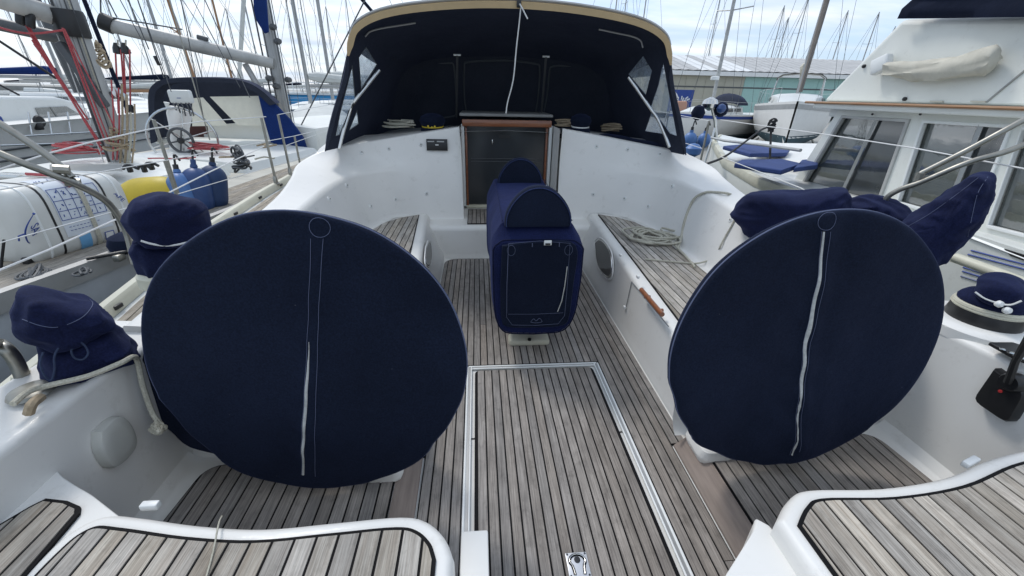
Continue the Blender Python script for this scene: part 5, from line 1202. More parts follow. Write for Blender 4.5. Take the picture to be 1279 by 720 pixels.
    for i, (u0, v0, u1, v1) in enumerate(((30, 28, 128, 188), (34, 30, 120, 175), (40, 50, 126, 180), (38, 44, 110, 150), (78, 35, 132, 178), (82, 40, 138, 180), (80, 36, 150, 172), (42, 55, 96, 128))):
        line([(u0, v0, 5.9), (u1, v1, 6.0)], .010 if i < 5 else .007, 'ropered')
    MB().tube(crom([px(-10, 32, y=5.8), px(20, 40, y=5.8), px(45, 42, y=5.85), px(78, 38, y=5.95)], 5), .012, n=6).build('sheet', 'ropered', root)
    for u, v in ((25, 22), (38, 26)): MB().box(px(u, v, y=5.85), (.09, .05, .16), ry=.4, bev=.03).build('sheet_block', 'black', root)
    for u in (147, 157):
        MB().lathe(px(u, 64, y=8.9), [(.03, -.05), (.075, -.03), (.06, .05), (.02, .13)], 12).build('sheet_block', 'black', root)
        MB().tube([px(u, 50, y=8.9), px(u, 58, y=8.9)], .015, n=5).build('shackle', 'steel', root)
    for u0, u1, m in ((144, 148, 'ropered'), (151, 157, 'ropered'), (154, 158, 'ropered'), (162, 163, 'ropered')): line([(u0, 62, 8.85), (u1, 142, 8.9)], .013, m)
    MB().lathe(px(164, 137, y=8.8), [(.05, -.06), (.06, 0), (.04, .08)], 10).build('sheet_block', 'black', root)
    # standing rigging of both masts
    for i, (u0, v0, u1, v1, r, m) in enumerate(((45, 0, 98, 116, .055, 'wired'), (105, 0, 160, 140, .028, 'navy'), (0, 52, 70, 98, .018, 'roped'), (-20, 96, 24, 119, .014, 'roped'), (160, 0, 186, 62, .008, 'wired'), (172, 0, 205, 98, .008, 'wired'), (183, 30, 214, 115, .006, 'wired'), (135, 0, 146, 22, .008, 'wired'), (212, 0, 262, 175, .009, 'steelold'), (226, 0, 255, 152, .006, 'wired'), (241, 0, 300, 110, .005, 'wired'), (265, 20, 312, 122, .007, 'wired'), (150, 0, 176, 48, .006, 'wired'), (60, 0, 118, 140, .008, 'wired'), (92, 40, 110, 130, .007, 'wire'), (456, 0, 376, 157, .012, 'wired'), (448, -5, 466, 16, .03, 'navy'))):
        MB().tube([px(u0, v0, y=7.5 if i < 15 else 9.0).lerp(px(u1, v1, y=7.5 if i < 15 else 9.3), t) for t in (-.6, 1)] if i < 15 else [px(u0, v0, y=9), px(u1, v1, y=9.3)], r, n=6).build('shroud' if i != 1 else 'sail_tie', m, root)
    MB().box(px(196, 76, y=7.5), (.04, .04, .13), ry=-.2, bev=.01).build('turnbuckle', 'black', root)
    # navy hood over the ketch cockpit, windscreen panels pale yellow
    Y = 9.0; hood_ = empty  # noqa
    outl = [(188, 180), (186, 150), (185, 118), (192, 105), (206, 99), (240, 97.5), (280, 98), (305, 102), (325, 112), (345, 130)]
    top = crom([px(u, v, y=8.7) for u, v in outl], 4); back = [p+V(-.05, .45, -.06) for p in top]
    hd = MB(); mid = [a.lerp(b, .5)+V(0, 0, .05) for a, b in zip(top, back)]; hd.grid([top, mid, back]); hd.grid([[p*1 for p in top], [p.lerp(px(262, 150, y=8.7), .10) for p in top]])
    hd.build('hood', 'navyhood', root, angle=70)
    inn = [px(u, v, y=9.9) for u, v in ((190, 170), (190, 112), (210, 101), (300, 101), (345, 122), (352, 150), (300, 156), (262, 162), (208, 174))]
    MB().slab(inn, (0, 1, 0), .02).build('hood_front', 'navyhood', root, smooth=False)
    for pn in (((262, 121), (326, 120), (333, 150), (332, 157), (297, 157)), ((240, 123), (253, 122), (284, 157), (240, 158)), ((214, 140), (222, 130), (226, 150), (222, 164))):
        MB().slab([px(u, v, y=8.9) for u, v in pn], (0, 1, 0), .015).build('hood_window', M['yvinyl'], root, smooth=False)
    MB().slab([px(u, v, y=8.75) for u, v in ((322, 117), (335, 122), (362, 150), (378, 172), (384, 190), (360, 185), (338, 178), (330, 150))], (.1, 1, 0), .05).build('hood_side', 'blue', root, smooth=False)
    MB().slab([px(u, v, y=9.6) for u, v in ((236, 158), (334, 157), (334, 180), (300, 184), (238, 180))], (0, 1, 0), .03).build('companion_bulkhead', 'maroon', root, smooth=False)
    for u0, v0, u1, v1, m in ((281, 161, 288, 170, 'cream'), (289, 161, 298, 170, 'white'), (306, 162, 315, 170, 'cream'), (316, 163, 332, 175, 'redc'), (255, 168, 275, 175, 'white')):
        a, b = px(u0, v0, y=9.5), px(u1, v1, y=9.5); MB().box((a+b)*.5, (abs(b.x-a.x), .05, abs(a.z-b.z)), bev=.01).build('gauge_panel', m, root)
    MB().box(px(270, 177, y=9.0), (2.2, .5, .10), rz=-HD, bev=.03).build('cockpit_seat', 'gelold', root)
    # steering wheel with pedestal and instrument pod
    wc = px(229, 174, y=7.6); R = .47
    wz = MB().tube([wc+V(R*1.12*cos(a)*.93, .1*cos(a), R*sin(a)*1.02) for a in [2*pi*k/40 for k in range(41)]], .018, n=6).build('wheel_rim', 'steel', root)
    for k in range(6): a = pi*k/3+.3; MB().tube([wc, wc+V(R*1.04*cos(a), .1*cos(a), R*sin(a))], .010, n=5).build('spoke', 'steel', wz)
    hc = px(226, 176, y=7.5); sw_ = MB().tube([hc+V(.19*cos(a), 0, .19*sin(a)) for a in [2*pi*k/24 for k in range(25)]], .022, n=6).build('emergency_wheel', 'wired', root)
    for k in range(3): a = pi*k/3+.2; MB().tube([hc-V(.19*cos(a), 0, .19*sin(a)), hc+V(.19*cos(a), 0, .19*sin(a))], .012, n=5).build('spoke', 'wired', sw_)
    MB().lathe(hc, [(.05, -.02), (.05, .02), (.03, .03)], 12, axis=(0, -1, 0)).build('hub', 'black', sw_)
    MB().tube([px(146, 199, y=6.6), px(235, 200, y=6.6)], .03, n=6).build('deck_rail', 'alu', root)
    gp = MB(); rws = [[px(u, 214+2*abs(nz((u*.07, k, 1), 1))-k*3, y=4.9+k*.12) for k in range(4)] for u in range(62, 160, 7)]; gp.grid(rws).build('folded_canvas', 'grey', root)
    MB().box(px(28, 222, y=4.2)+V(0, 0, 0), (.5, .12, .07), rz=-.2, bev=.02).build('passerelle_bracket', 'steel', root)
    for u, v in ((163, 214), (181, 214), (190, 211)):
        q = px(u, v, y=5.0); cq = MB().tube(crom([q+V(-.07, 0, .02), q+V(-.03, 0, .06), q+V(.03, 0, .06), q+V(.08, 0, .03)], 3), .016, n=6).build('cleat', 'black', root); MB().box(q+V(0, 0, .02), (.04, .05, .07), bev=.01).build('cleat_foot', 'black', cq)
    for k, (u0, v0, u1, v1, m, r) in enumerate(((152, 105, 150, 205, 'ropetan', .012), (158, 118, 156, 204, 'ropetan', .014), (163, 140, 160, 204, 'rope', .012), (148, 110, 146, 200, 'ropered', .009), (168, 130, 165, 204, 'ropetan', .010), (139, 100, 141, 200, 'ropered', .009))):
        MB().tube(crom([px(u0, v0, y=6.0), px(u0*.5+u1*.5+2, v0*.5+v1*.5, y=5.95), px(u1, v1, y=6.0)], 4), r, n=5).build('halyard_tail', m, root)
    MB().slab([px(u, v, y=9.2) for u, v in ((316, -2), (332, -2), (335, 40), (330, 42), (320, 26), (317, 14))], (0, 1, 0), .05).build('blue_bag', 'blue', root, bevel=.01)
    for k in range(16):
        rr2 = random.Random(k); u = rr2.uniform(60, 330); v = rr2.uniform(190, 212) if u < 230 else rr2.uniform(182, 200); q = px(u, v, y=5.6+rr2.uniform(0, 1.8)); L2 = rr2.uniform(.2, .6)
        MB().tube(crom([q, q+V(L2*.4, rr2.uniform(-.1, .1), .02), q+V(L2*.7, rr2.uniform(-.2, .2), .0), q+V(L2, rr2.uniform(-.1, .1), .01)], 4), rr2.uniform(.008, .016), n=5).build('loose_line', rr2.choice(['ropered', 'rope', 'ropetan', 'wired']), root)
    pd = MB(); a, b = px(224, 136, y=7.75), px(224, 190, y=7.75); pd.tube([b, b.lerp(a, .6), b.lerp(a, .85), a], [.13, .14, .17, .15], n=14).build('pedestal', 'gel', root)
    q = px(226, 121, y=7.7); po = MB().box(q, (.33, .12, .20), bev=.03).build('instrument_pod', 'gel2', root)
    MB().box(q+V(0, -.065, -.02), (.06, .005, .008)).build('pod_mark', 'bluelogo', po)
    for u in (216, 220, 226, 232, 236): MB().tube(crom([px(u, 129, y=7.65), px(u+3, 134, y=7.6), px(u+6, 145, y=7.65)], 3), .010, n=5).build('cable', 'wired', po)
    MB().tube([px(208, 128, y=7.7), px(209, 136, y=7.7)], [.04, .012], n=8).build('light_mast', 'white', root)
    # deck clutter: stanchions, wires, cleats
    for f in (-3.5, -2.0, .2, 2.0, 4.0, 6.0):
        b = [bb for ff, bb in st if ff >= f][0]; p = T(b-.03, f, sh(f)); o2 = MB().tube([p, p+V(0, 0, .62)], .013, n=6).build('stanchion', 'steelold', root)
        MB().lathe(p, [(.035, 0), (.03, .01), (.02, .06)], 10).build('stanchion_base', 'steelold', o2)
    for h in (.33, .62):
        MB().tube([T([bb for ff, bb in st if ff >= f][0]-.03, f, sh(f)+h) for f in (-3.5, -2.0, .2, 2.0, 4.0, 6.0)], .004, n=4).build('guard_wire', 'wire', root)
    MB().tube([px(192, 150, y=4.2), px(222, 242, y=4.2)], .015, n=6).build('stanchion', 'steelold', root)
    c_ = px(150, 325, z=.34); cl = MB().tube([c_+V(-.13, -.1, .05), c_+V(.10, .1, .05)], .013).build('cleat', 'black', root); MB().box(c_+V(0, 0, .02), (.05, .07, .05), bev=.01).build('cleat_foot', 'steelold', cl)
    return root, T, sh
kr, KT, Ksh = ketch()
# red rope heap at the mizzen foot, rope hank on the rail, ropes round the mast foot
tangle('rope_heap', px(95, 195, y=6.1), .45, .25, 10, .009, 31, 'heap of red rope beside the foot of the near grey mast', m='ropered', h=.14)
tangle('rope_heap', px(155, 200, y=6.0), .22, .2, 7, .013, 32, 'tan rope wound in a heap at the foot of the near grey mast', m='ropetan', h=.35)
tangle('rope_hank', px(137, 98, y=6.0), .10, .08, 7, .011, 33, 'rope hank hanging on the near grey mast at winch height', m='ropetan', h=.35)
tangle('rope_heap', px(262, 190, y=7.4), .5, .25, 9, .008, 35, 'red and pink rope ends strewn in front of the ketch hood', m='ropered', h=.12)
tangle('rope_hank', px(306, 222, y=4.6), .13, .14, 12, .010, 36, 'grey rope hank hung on the neighbour\'s rail behind the blue fenders', m='wired', h=.26)
tangle('rope_coil', px(45, 346, z=.34), .11, .14, 6, .009, 37, 'dark rope loops lying on the neighbouring teak deck below the liferaft', m='wired', h=.03)
tangle('rope_coil', px(105, 343, z=.34), .07, .09, 3, .007, 38, 'thin dark rope loop beside the neighbouring toe rail', m='wired', h=.02)
MBo = MB().tube(crom([px(5, 300, y=2.9), px(2, 340, y=2.9), px(12, 365, y=2.95), px(60, 370, y=2.9)], 5), .008, n=6).build('hanging_line', 'roped'); tag(MBo, 'dark line drooping from the liferaft to the neighbouring deck edge', 'rope')
# ---- liferaft canister
def liferaft():
    # long axis runs forward along the neighbour's side deck
    A_, B_ = V(-3.80, 3.02, .56), V(-3.60, 3.82, .55); ax = (B_-A_).normalized(); sd = ax.cross(V(0, 0, 1)).normalized(); up = sd.cross(ax)
    root = empty('liferaft_canister', (A_+B_)*.5-V(0, 0, .28), 'white liferaft canister with printed instruction sheet and black straps, on the neighbouring deck', 'liferaft')
    L = (B_-A_).length
    def S(t, a, o=0):
        e = 1-.55*max(0, (abs(t-.5)-.40)/.10)**2.6*.55; k = 4.6
        ca, sa = cos(a), sin(a); r = 1/(abs(ca)**k+abs(sa)**k)**(1/k)
        g = 1-.012*math.exp(-((t-.27)/.012)**2)-.012*math.exp(-((t-.75)/.012)**2)
        return A_+ax*(L*t)+(sd*ca*(.30*e*g+o)+up*sa*(.285*e*g+o))*r
    n = 56; rows = [[S(t, 2*pi*k/n) for k in range(n)] for t in [0, .004, .012, .025, .05, .08, .12, .18, .25, .26, .27, .28, .29, .4, .5, .6, .7, .74, .75, .76, .8, .88, .92, .95, .975, .988, .996, 1]]
    MB().grid(rows, closed=True, caps=True).build('shell', mat('raft_shell', (.66, .66, .62), .45, var=.12, scale=3), root, angle=60)
    # seam rib where the two halves meet, straps
    for t in (.275, .755): MB().grid([[S(t+dt, 2*pi*k/n, o) for k in range(n+1)] for dt, o in ((-.008, .001), (-.006, .004), (.006, .004), (.008, .001))]).build('strap', 'black', root)
    for t in (.17, .87): MB().tube([S(t, 2*pi*k/n, .001) for k in range(n+1)], .008, n=5).build('shell_rib', 'white', root)
    MB().grid([[S(.56+dt, a, .012) for a in [radians(-60+k*9) for k in range(22)]] for dt in (-.02, .02)]).build('lashing', 'rope', root)
    MB().tube([S(.50, radians(100), .03), S(.53, radians(60), .03), S(.50, radians(40), .025)], .012, n=5).build('red_lashing', 'ropered', root)
    def patch(t0, t1, a0, a1, m, nm, o=.004, par=root):
        return MB().grid([[S(t0+(t1-t0)*i/6, radians(a0+(a1-a0)*j/10), o) for j in range(11)] for i in range(7)]).build(nm, m, par)
    sheet = patch(.32, .72, -22, 75, 'label', 'instruction_sheet')
    patch(.40, .50, -48, -22, 'lblue', 'blue_sticker'); 
    def ln(t0, a0, t1, a1, r=.0022, m='bluelogo'): MB().tube([S(t0+(t1-t0)*k/6, radians(a0+(a1-a0)*k/6), .006) for k in range(7)], r, n=4).build('print_line', m, sheet)
    for a in (2, 15, 28, 42): ln(.33, a, .71, a)
    for t in (.33, .405, .48, .555, .63, .71): ln(t, 2, t, 42)
    R3 = (tuple(ax), tuple(up), tuple(sd)); Rr = Matrix((ax, up, sd)).transposed()
    pr_ = random.Random(4)
    for t in (.367, .442, .517, .592, .67):
        for a in (8.5, 21.5, 35):
            for q_ in range(pr_.choice((1, 2, 3))):
                t2, a2 = t+pr_.uniform(-.018, .018), a+pr_.uniform(-3.5, 3.5); ln(t2, a2, t2+pr_.uniform(-.016, .016), a2+pr_.uniform(-4, 4), .0034 if pr_.random() < .4 else .0022)
    for t in (.34, .36, .38, .45, .52, .60, .63, .68): ln(t, 55+pr_.uniform(-3, 3), t+pr_.uniform(.006, .02), 60+pr_.uniform(-3, 3), .003)
    for k_ in range(9): ln(.36+.03*k_, -9, .375+.03*k_, -9, .002)
    for k_ in range(8): ln(.36+.03*k_, -14, .378+.03*k_, -14, .002)
    nrm = (S(.62, radians(-35), .1)-S(.62, radians(-35))).normalized(); u2 = nrm.cross(ax).normalized()
    bxx = patch(.62, .70, -38, -28, 'white', 'small_label'); ln(.62, -38, .70, -38, .003); ln(.62, -28, .70, -28, .003); ln(.62, -38, .62, -28, .003); ln(.70, -38, .70, -28, .003)
    # maker's mark on the near end: slanted lettering with a leaping fish outline
    c = S(.105, radians(-4), .016); nrm = (S(.14, radians(-12), .1)-c).normalized(); tg = (ax*.35-up*.94).normalized(); tg = (tg-nrm*tg.dot(nrm)).normalized(); u2 = nrm.cross(tg)
    text('SAFE', c+u2*.0, .085, 'bluelogo', root, Matrix((tg, u2, nrm)).transposed(), name='lettering')
    MB().box(c+u2*.062-tg*.04, (.16, .05, .002), rz=0).build('faded_print', 'label', root) if False else None
    pts = [c+tg*x+u2*y+nrm*.004 for x, y in ((-.20, .01), (-.13, -.05), (-.06, -.075), (.04, -.07), (.10, -.04))]
    MB().tube(crom(pts, 4), [.002+.003*sin(pi*k/16) for k in range(17)], n=5).build('fish_mark', 'bluelogo', root)
    MB().lathe(pts[0], [(.001, -.009), (.009, 0), (.001, .009)], 8).build('fish_head', 'bluelogo', root)
    MB().tube([pts[2], pts[2]-u2*.045-tg*.02, pts[2]-u2*.05+tg*.03], .005, n=4).build('fish_fin', 'bluelogo', root)
    c = S(.86, radians(20), .006); nrm = (S(.86, radians(20), .1)-c).normalized(); tg = (ax*.3-up*.95).normalized(); tg = (tg-nrm*tg.dot(nrm)).normalized(); u2 = nrm.cross(tg)
    text('SAFE', c, .05, 'bluelogo', root, Matrix((tg, u2, nrm)).transposed(), name='lettering')
    # cradle
    for t in (.15, .85): MB().box(S(t, -pi/2)-V(0, 0, .02), (.5, .05, .06), rz=atan2(sd.y, sd.x), bev=.01).build('cradle_bar', 'steelold', root)
    MB().box(S(.03, radians(-48), .01), (.05, .05, .08), bev=.012).build('handle', 'black', root)
liferaft()
# ---- fenders
def fender(c, r, L, ax, m, label, group='round-ended fenders on the neighbour\'s rail', name='fender', cat='fender'):
    ax = Vector(ax).normalized(); root = empty(name, c, label, cat, group)
    kk = min(r*1.15, L*.48); prof = [(.02, -L/2-.02)]+[(r*cos(a), -L/2+kk+kk*sin(a)) for a in [-pi/2*(1-j/8) for j in range(1, 9)]]+[(r*cos(a), L/2-kk+kk*sin(a)) for a in [pi/2*j/8 for j in range(0, 8)]]+[(.035, L/2), (.03, L/2+.03)]
    MB().lathe(c, prof, 28, axis=ax).build('body', m, root, angle=70)
    e = Vector(c)+ax*(L/2+.03); MB().tube([e+Vector((0, 0, .05))*0-ax*.03, e+ax*.05], .025, n=8).build('eye', 'black' if m != 'fblue' else m, root)
    MB().tube(crom([e+ax*.04, e+ax*.10+V(.02, 0, .05), e+ax*.08+V(.06, 0, .01)], 4), .010, n=6).build('lanyard', 'black', root)
fender(px(194, 248, y=4.45), .215, .64, (1, .15, .06), 'yellow', 'bulbous yellow fender lying between the liferaft and the blue fenders')
fender(px(229, 243, y=4.45), .125, .44, (-.15, .3, 1), 'fender2', 'pale blue fender, leftmost of the three blue ones')
fender(px(247, 240, y=4.55), .14, .50, (.0, .25, 1), 'fblue', 'mid blue fender with black end, middle of the three blue ones')
fender(px(267, 236, y=4.7), .13, .50, (.12, .2, 1), mat('navy_fender', (.012, .04, .12), .6), 'dark blue fender, rightmost of the three by the rope hank')
a = px(150, 318, z=.36)
tag(MB().lathe((a.x+.02, a.y+.15, .36), [(.16, 0), (.17, .05), (.15, .10), (.10, .12)], 24).build('deck_fitting', 'navy'), 'dark round covered fitting on the neighbouring deck under the liferaft end', 'cover')

# ---- white cruiser beyond the ketch
def cruiser():
    root = empty('motor_cruiser', (-11.5, 12, -.95), 'long white cruiser lying beyond the ketch, wedge shaped dark cabin window', 'motor yacht')
    X = -9.2; g = lambda u, v: px(u, v, x=X)
    top = [g(-40, 165), g(60, 163), g(130, 160), g(200, 152)]
    y0, y1 = 4.5, 20; hz_ = lambda y: .75+.02*(y-8)
    rows = [[V(X+.10, y, hz_(y)), V(X, y, hz_(y)-.12), V(X-.05, y, .1), V(X-.35, y, -1)] for y in (y0, 8, 12, 16, 18)]+[[V(X-.8, 20, 1.0), V(X-.85, 20, .9), V(X-1, 20, .1), V(X-1.3, 19.8, -1)], [V(X-2.0, 22, 1.1), V(X-2, 22, 1), V(X-2, 21.6, .1), V(X-2, 21, -1)]]
    rows2 = [[V(2*(X-2)-p.x, p.y, p.z) for p in r[::-1]] for r in rows]
    MB().grid([a+b for a, b in zip(rows, rows2)], closed=True, caps=True).build('hull', 'gel', root, angle=40)
    for z, m in ((.30, 'wired'), (.12, 'wired')): MB().tube([(X+.01, 4.5, z), (X+.01, 18, z+.12)], .018, n=5).build('hull_line', m, root)
    MB().grid([[V(X-.2, y, -.55), V(X-.14, y, -.38)] for y in (4.5, 12, 18)]).build('boot_stripe', 'black', root)
    X2 = X-.7; gg = lambda u, v: px(u, v, x=X2)
    cab = [gg(-60, 162), gg(-60, 126), gg(60, 122), gg(100, 126), gg(112, 156)]; 
    cab = [gg(-60, 164), gg(-60, 125), gg(0, 120), gg(70, 121), gg(104, 130), gg(118, 160)]
    MB().slab(cab, (-1, 0, 0), 2.6).build('cabin', 'gel2', root, bevel=.06)
    wn_ = MB().slab([gg(u, v)+V(.012, 0, 0) for u, v in ((43, 135), (82, 133), (103, 146), (52, 153))], (1, 0, 0), .012).build('window', 'glass', root, smooth=False)
    MB().tube([gg(62, 134)+V(.03, 0, 0), gg(73, 151)+V(.03, 0, 0)], .02, n=5).build('window_bar', 'grey', wn_)
    MB().slab([gg(u, v)+V(.012, 0, 0) for u, v in ((-8, 143), (0, 146), (7, 158), (-8, 158))], (1, 0, 0), .012).build('window', 'bluelogo', root, smooth=False)
    for u0, v0, u1, v1 in ((30, 170, 170, 162), (0, 182, 170, 176)):
        MB().tube([px(u0, v0, x=X+.1), px(u1, v1, x=X+.1)], .015, n=5).build('grab_rail', 'steel', root)
    for u in (35, 60, 84, 110): MB().tube([px(u, 140, x=X+.06), px(u+5, 168, x=X+.06)], .018, n=5).build('stanchion', 'steel', root)
    MB().lathe(px(49, 152, x=X+.05), [(.10, -.03), (.12, 0), (.10, .03)], 12, axis=(1, 0, 0)).build('deck_vent', 'black', root)
    MB().box(px(48, 158, x=X+.05), (.1, .12, .14), bev=.02).build('vent_base', 'black', root)
cruiser()
tag(MB().tube([px(-40, 150, y=5.0), px(14, 160, y=5.2), px(34, 180, y=5.4), px(62, 190, y=5.5)], .02, n=6).build('boat_hook', 'steelold'), 'dull metal pole slanting across the far left edge above the liferaft', 'pole')

# ================================================================ trawler alongside to starboard
def trawler():
    X = 4.25; g = lambda u, v, dx=0: px(u, v, x=X+dx)
    root = empty('motor_trawler', (6.5, 3, -.95), 'big white motor trawler close on the right, flybridge above wide saloon windows', 'motor yacht')
    yy = [-6, -3, 0, 3, 5.5, 7, 8.5, 10, 11]; hb_ = [2.6, 2.75, 2.8, 2.8, 2.6, 2.2, 1.5, .8, .05]
    CX = 6.2; zs = lambda y: .42+.0012*max(0, y)**2
    rows = []
    for y, b in zip(yy, hb_): rows.append([V(CX-b*q, y, z) for q, z in ((1, zs(y)), (1.01, zs(y)-.1), (.96, -.3), (.85, -1))]+[V(CX+b*q, y, z) for q, z in ((.85, -1), (.96, -.3), (1.01, zs(y)-.1), (1, zs(y)))])
    MB().grid(rows, caps=True).build('hull', 'gelold', root, angle=40)
    MB().grid([[V(CX-b, y, zs(y)+.0), V(CX, y, zs(y)+.05), V(CX+b, y, zs(y)+.0)] for y, b in zip(yy, hb_)]).build('deck', 'gel2', root)
    MB().grid([[V(CX-b-q, y, zs(y)+h) for q, h in ((.03, -.08), (.05, -.02), (.03, .05), (-.05, .06), (-.07, 0))] for y, b in zip(yy, hb_)]).build('rubbing_strake', 'cream', root)
    # topside graphics: blue pin stripes beside the side deck
    hx = CX-2.8
    for v0, v1, u0 in ((311, 330, 1208), (314, 335, 1206), (317, 341, 1212), (336, 352, 1200), (341, 358, 1198), (346, 366, 1204)):
        pass
    # saloon side wall with real openings, forward edge raked
    wall = [g(1047, 138), g(1450, 143), g(1450, 370), g(1100, 262), g(985, 236)]
    wins = [((1051, 146), (1133, 151), (1096, 252), (1000, 232)), ((1152, 152), (1262, 158), (1212, 280), (1119, 253)), ((1276, 160), (1322, 162), (1322, 306), (1232, 283))]
    MB().slab(wall, (1, 0, 0), .07, [[g(*p) for p in w_] for w_ in wins]).build('saloon_side', 'gelold', root, smooth=False)
    for i, w_ in enumerate(wins):
        P3 = [g(u, v, -.02) for u, v in w_]; c = sum(P3, V(0, 0, 0))/4
        fo = MB().slab([c+(p-c)*1.035 for p in P3], (1, 0, 0), .05, [[c+(p-c)*.965 for p in P3]]).build('window_frame', 'white' if i != 0 else 'mastw', root, bevel=.006)
        MB().slab([p+V(.07, 0, 0) for p in P3], (1, 0, 0), .012).build('pane', 'glass', fo, smooth=False)
        a = P3[0].lerp(P3[1], (.55, .68, .0)[i]); b = P3[3].lerp(P3[2], (.56, .66, .0)[i])
        if i < 2:
            MB().tube([a+V(.02, 0, 0), b+V(.02, 0, 0)], .022, n=4).build('mullion', 'alu', fo)
            MB().slab([a+V(.052, 0, 0), P3[1]+V(.052, 0, 0), P3[2]+V(.052, 0, 0), b+V(.052, 0, 0)], (1, 0, 0), .008).build('sliding_pane', 'glassd', fo, smooth=False)
        if i != 1: continue
        # venetian blind behind the glass
        bl = MB(); zt_ = max(p.z for p in P3)-.03; zb2 = min(p.z for p in P3)+.05
        n_ = 30
        for k in range(n_):
            z = zb2+(zt_-zb2)*k/n_; ya = min(p.y for p in P3)+.03; yb_2 = max(p.y for p in P3)-.05
            bl.box((X+.14, (ya+yb_2)/2, z), (.028, yb_2-ya, .003), ry=1.0)
        b_ = bl.build('blind', 'cream', fo, smooth=False); b_['kind'] = 'stuff'
    # dark saloon interior box behind
    MB().box((X+1.3, 1.6, .95), (.03, 6, 1.1)).build('inner_wall', 'wood', root)
    MB().slab([g(1047, 138)+V(.02, 0, 0), g(985, 236)+V(.02, 0, 0), g(985, 236)+V(3.4, 0, 0), g(1047, 138)+V(3.4, 0, 0)], (0, -1, .3), .05).build('saloon_front', 'gelold', root, smooth=False)
    # roof overhang, varnished rail
    zr = g(1100, 133).z
    ov = MB().prism([(X-.16, g(1030, 130).y), (X-.16, -4), (X+3.4, -4), (X+3.4, g(1030, 130).y)], zr-.05, zr+.035).build('roof_overhang', 'gelold', root, bevel=.02)
    MB().tube([V(X-.18, g(1022, 128).y, zr+.02), V(X-.18, -4, zr+.02)], .015, n=8).build('varnished_rail', 'woodtrim', root)
    MB().prism([(X+.02, g(1035, 135).y-.02), (X+.02, -4), (X+3.2, -4), (X+3.2, g(1035, 135).y-.02)], zr-.14, zr-.05).build('roof_edge', 'gel2', root)
    for u in (1090, 1150): MB().lathe(g(u, 143, -.02), [(.012, 0), (.010, .012)], 8, axis=(-1, 0, 0)).build('button', 'black', root)
    # flybridge: raked front, side moulding
    fb_ = [V(X-.02, g(1028, 127).y, zr+.035), g(1126, 24, -.02), g(1400, 18, -.02), V(X-.02, -4, zr+.035)]
    MB().slab(fb_, (1, 0, 0), 3.3).build('flybridge', 'gelold', root, bevel=.05)
    MB().slab([g(1230, 128, -.03), g(1300, 70, -.03), g(1302, 70.5, -.03), g(1232, 128.5, -.03)], (1, 0, 0), .01).build('panel_seam', 'grey', root)
    for u, v in ((1131, 124), (1080, 83)): MB().lathe(g(u, v, -.02), [(.02, -.0), (.02, .02), (.01, .03)], 10, axis=(-1, 0, 0)).build('fitting', 'black', root)
    for u in (1170, 1222): MB().box(g(u, 127, -.03), (.02, .12, .012)).build('vent_slot', 'beige', root)
    cover = [g(1130, 22, -.05), g(1134, 8, -.05), g(1142, -25, -.05), g(1400, -25, -.05), g(1400, 19, -.05)]
    cv = MB(); rows = []; e0, e1 = g(1132, 23, -.05), g(1420, 19, -.05)
    for k in range(50):
        t = k/49; p = e0.lerp(e1, t); rows.append([V(p.x+dx+.05*nz((p.y*1.3, h*4, 1), 1)-.035*abs(sin(h*11+p.y*1.1+2*nz((p.y, h, 3), 1))), p.y-.22*h, p.z+h*.75+.025*sin(p.y*4+h*3)*h) for dx, h in ((.0, .0), (-.06, -.01), (-.09, .10), (-.04, .2), (-.07, .3), (-.03, .42), (-.08, .55), (-.02, .8), (.2, .95), (.8, 1.0))])
    cv.grid(rows).build('bridge_canvas', 'navy', root, angle=80)
    # canvas wrapped ladder and its bracket
    A_, B_ = g(1108, 86, -.12), g(1243, 74, -.12)
    rows = []
    for k in range(25):
        t = k/24; c = A_.lerp(B_, t)+V(0, 0, -.05*sin(t*pi)); r = .085*(.80+.55*t) if 0 < k < 24 else .07
        rows.append([c+V(.06*cos(a)*(1+.2*nz((t*6, a, 3), 1)+.25*sin(a*5+t*7)), 0, r*sin(a)*(1+.16*nz((t*5, cos(a), sin(a)), 1.4))+.012*sin(t*9+a*3)) for a in [2*pi*j/16 for j in range(16)]])
    lo = MB().grid(rows, closed=True, caps=True).build('wrapped_ladder', 'beige', root, angle=70)
    MB().box(g(1101, 81, -.10), (.10, .20, .17), bev=.03, rx=-.35).build('ladder_bracket', 'white', lo)
    # foredeck with blue cushions, hatches and bow rail
    MB().prism([(4.6, 5.3), (4.45, 6.5), (4.9, 7.6), (5.6, 8.6), (7.0, 8.6), (7.8, 7.6), (8.0, 5.3)], .40, .66).build('trunk_cabin', 'gel', root, bevel=.05)
    for i, pts in enumerate((((902, 187), (930, 184), (986, 190), (982, 196), (936, 197)), ((916, 210), (925, 205), (975, 204), (1000, 210), (975, 219)), ((1000, 205), (1020, 203), (1020, 212), (990, 216)))):
        MB().slab([px(u, v, z=.68) for u, v in pts], (0, 0, 1), .06).build('sun_cushion', 'cushion', root, bevel=.015)
    rr = [px(u, v, x=xx) for u, v, xx in ((888, 172, 4.3), (905, 176, 4.1), (950, 181, 4.0), (1000, 188, 3.9))]
    MB().tube(rr, .022, n=8).build('bow_rail', 'mastw', root)
    rr = [px(u, v, x=3.85) for u, v in ((888, 205), (940, 215), (1000, 228))]
    # side deck objects
    bw = CX-2.83
    MB().tube([px(1193, 322, x=3.2), px(1290, 358, x=3.2)], .035, n=10).build('fender_pole', 'cream', root)
    return root
trawler()
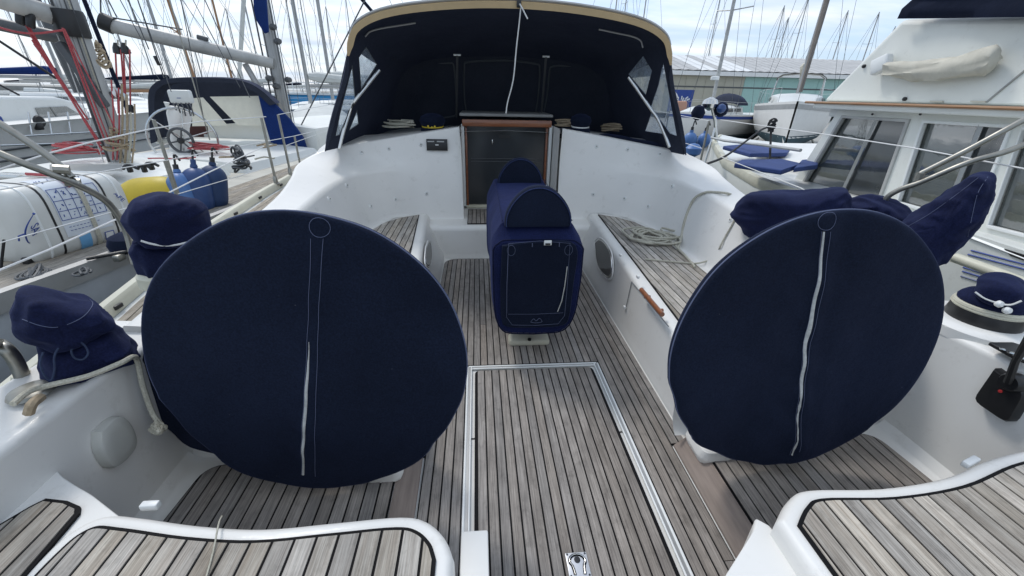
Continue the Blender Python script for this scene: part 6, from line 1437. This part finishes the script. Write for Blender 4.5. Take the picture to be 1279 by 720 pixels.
# stripes and slot on the trawler's topside at the right edge
tr_ = [o for o in bpy.data.objects if o.name == 'motor_trawler'][0]
XS = 3.36
pan = MB().slab([px(u, v, x=XS) for u, v in ((1120, 262), (1330, 330), (1330, 440), (1060, 400), (1060, 250))], (1, 0, 0), .05).build('bulwark', 'gelold', tr_, smooth=False)
for u0, v0, u1, v1, m in ((1210, 296, 1300, 331, 'white'), (1213, 313, 1300, 336, 'bluelogo'), (1209, 318, 1300, 342, 'bluelogo'), (1203, 334, 1300, 364, 'bluelogo'), (1202, 339, 1300, 369, 'bluelogo'), (1200, 345, 1300, 376, 'fblue')):
    MB().tube([px(u0, v0, x=XS-.003), px(u1, v1, x=XS-.003)], .006 if m != 'white' else .012, n=4).build('pin_stripe', m, pan)
MB().slab([px(u, v, x=XS-.01) for u, v in ((1254, 311), (1300, 325), (1300, 333), (1262, 320))], (1, 0, 0), .012).build('freeing_port', 'black', pan, smooth=False)
# dark mooring ropes from the right
pts = [px(u, v, y=yy) for u, v, yy in ((880, 206, 4.2), (905, 196, 4.8), (930, 178, 5.4), (950, 163, 6.0), (962, 158, 6.2))]
tag(MB().tube(crom(pts, 5), .013, n=6).build('mooring_line', 'roped'), 'black mooring rope running from our rail to the trawler\'s foredeck', 'rope')
tangle('rope_hank', px(960, 172, y=6.2), .05, .05, 6, .014, 41, 'black rope hank hanging on the trawler\'s bow rail', m='roped', h=.22)
tag(MB().tube([px(963, 165, y=6.2), px(961, 214, y=5.8)], .016, n=6).build('rail_post', 'roped'), 'thin black upright below the black rope hank on the trawler\'s foredeck', 'post')
for u, v, l in ((862, 175, 'pale blue ball fender, left one of the pair right of the sprayhood foot'), (879, 176, 'pale blue ball fender, right one of the pair right of the sprayhood foot')):
    c = px(u, v, y=7.2); fender(c, .11, .26, (0, 0, 1), 'fender2', l, group='pale blue ball fenders beside the sprayhood foot')
c = px(866, 188, y=6.2); tag(MB().lathe(c, [(.03, -.10), (.11, -.05), (.12, .03), (.06, .09), (.01, .1)], 16).build('round_buoy', 'fender2'), 'blue grey buoy low behind the right coaming under the ball fenders', 'buoy')
# anchor gear and pulpit on the near yacht's bow right of the sprayhood
r_ = empty('bow_pulpit_gear', px(888, 200, y=9.6), 'stainless bow roller, anchor and navy bags on the near bow right of the sprayhood', 'anchor gear')
MB().tube([px(897, 206, y=9.6), px(893, 150, y=9.6), px(888, 130, y=9.6)], .035, n=8).build('bow_post', 'steel', r_)
MB().tube([px(878, 212, y=9.4), px(893, 160, y=9.6)], .025, n=8).build('bow_post', 'steel', r_)
MB().lathe(px(887, 130, y=9.5), [(.02, -.14), (.14, -.08), (.17, 0), (.14, .08), (.02, .14)], 16).build('anchor_ball', 'steel', r_)
for u, v in ((872, 141), (901, 137)): MB().lathe(px(u, v, y=9.5), [(.03, -.16), (.12, -.10), (.15, 0), (.10, .12), (.02, .16)], 14, fn=None).build('navy_bag', 'navy', r_)
MB().lathe(px(901, 136, y=9.3), [(.01, -.1), (.07, -.07), (.10, 0), (.07, .07), (.01, .1)], 14).build('blue_ball', 'fblue', r_)
MB().lathe(px(893, 98, y=9.6), [(.06, -.04), (.09, -.03), (.09, .03), (.06, .04)], 20).build('radome', 'white', r_)
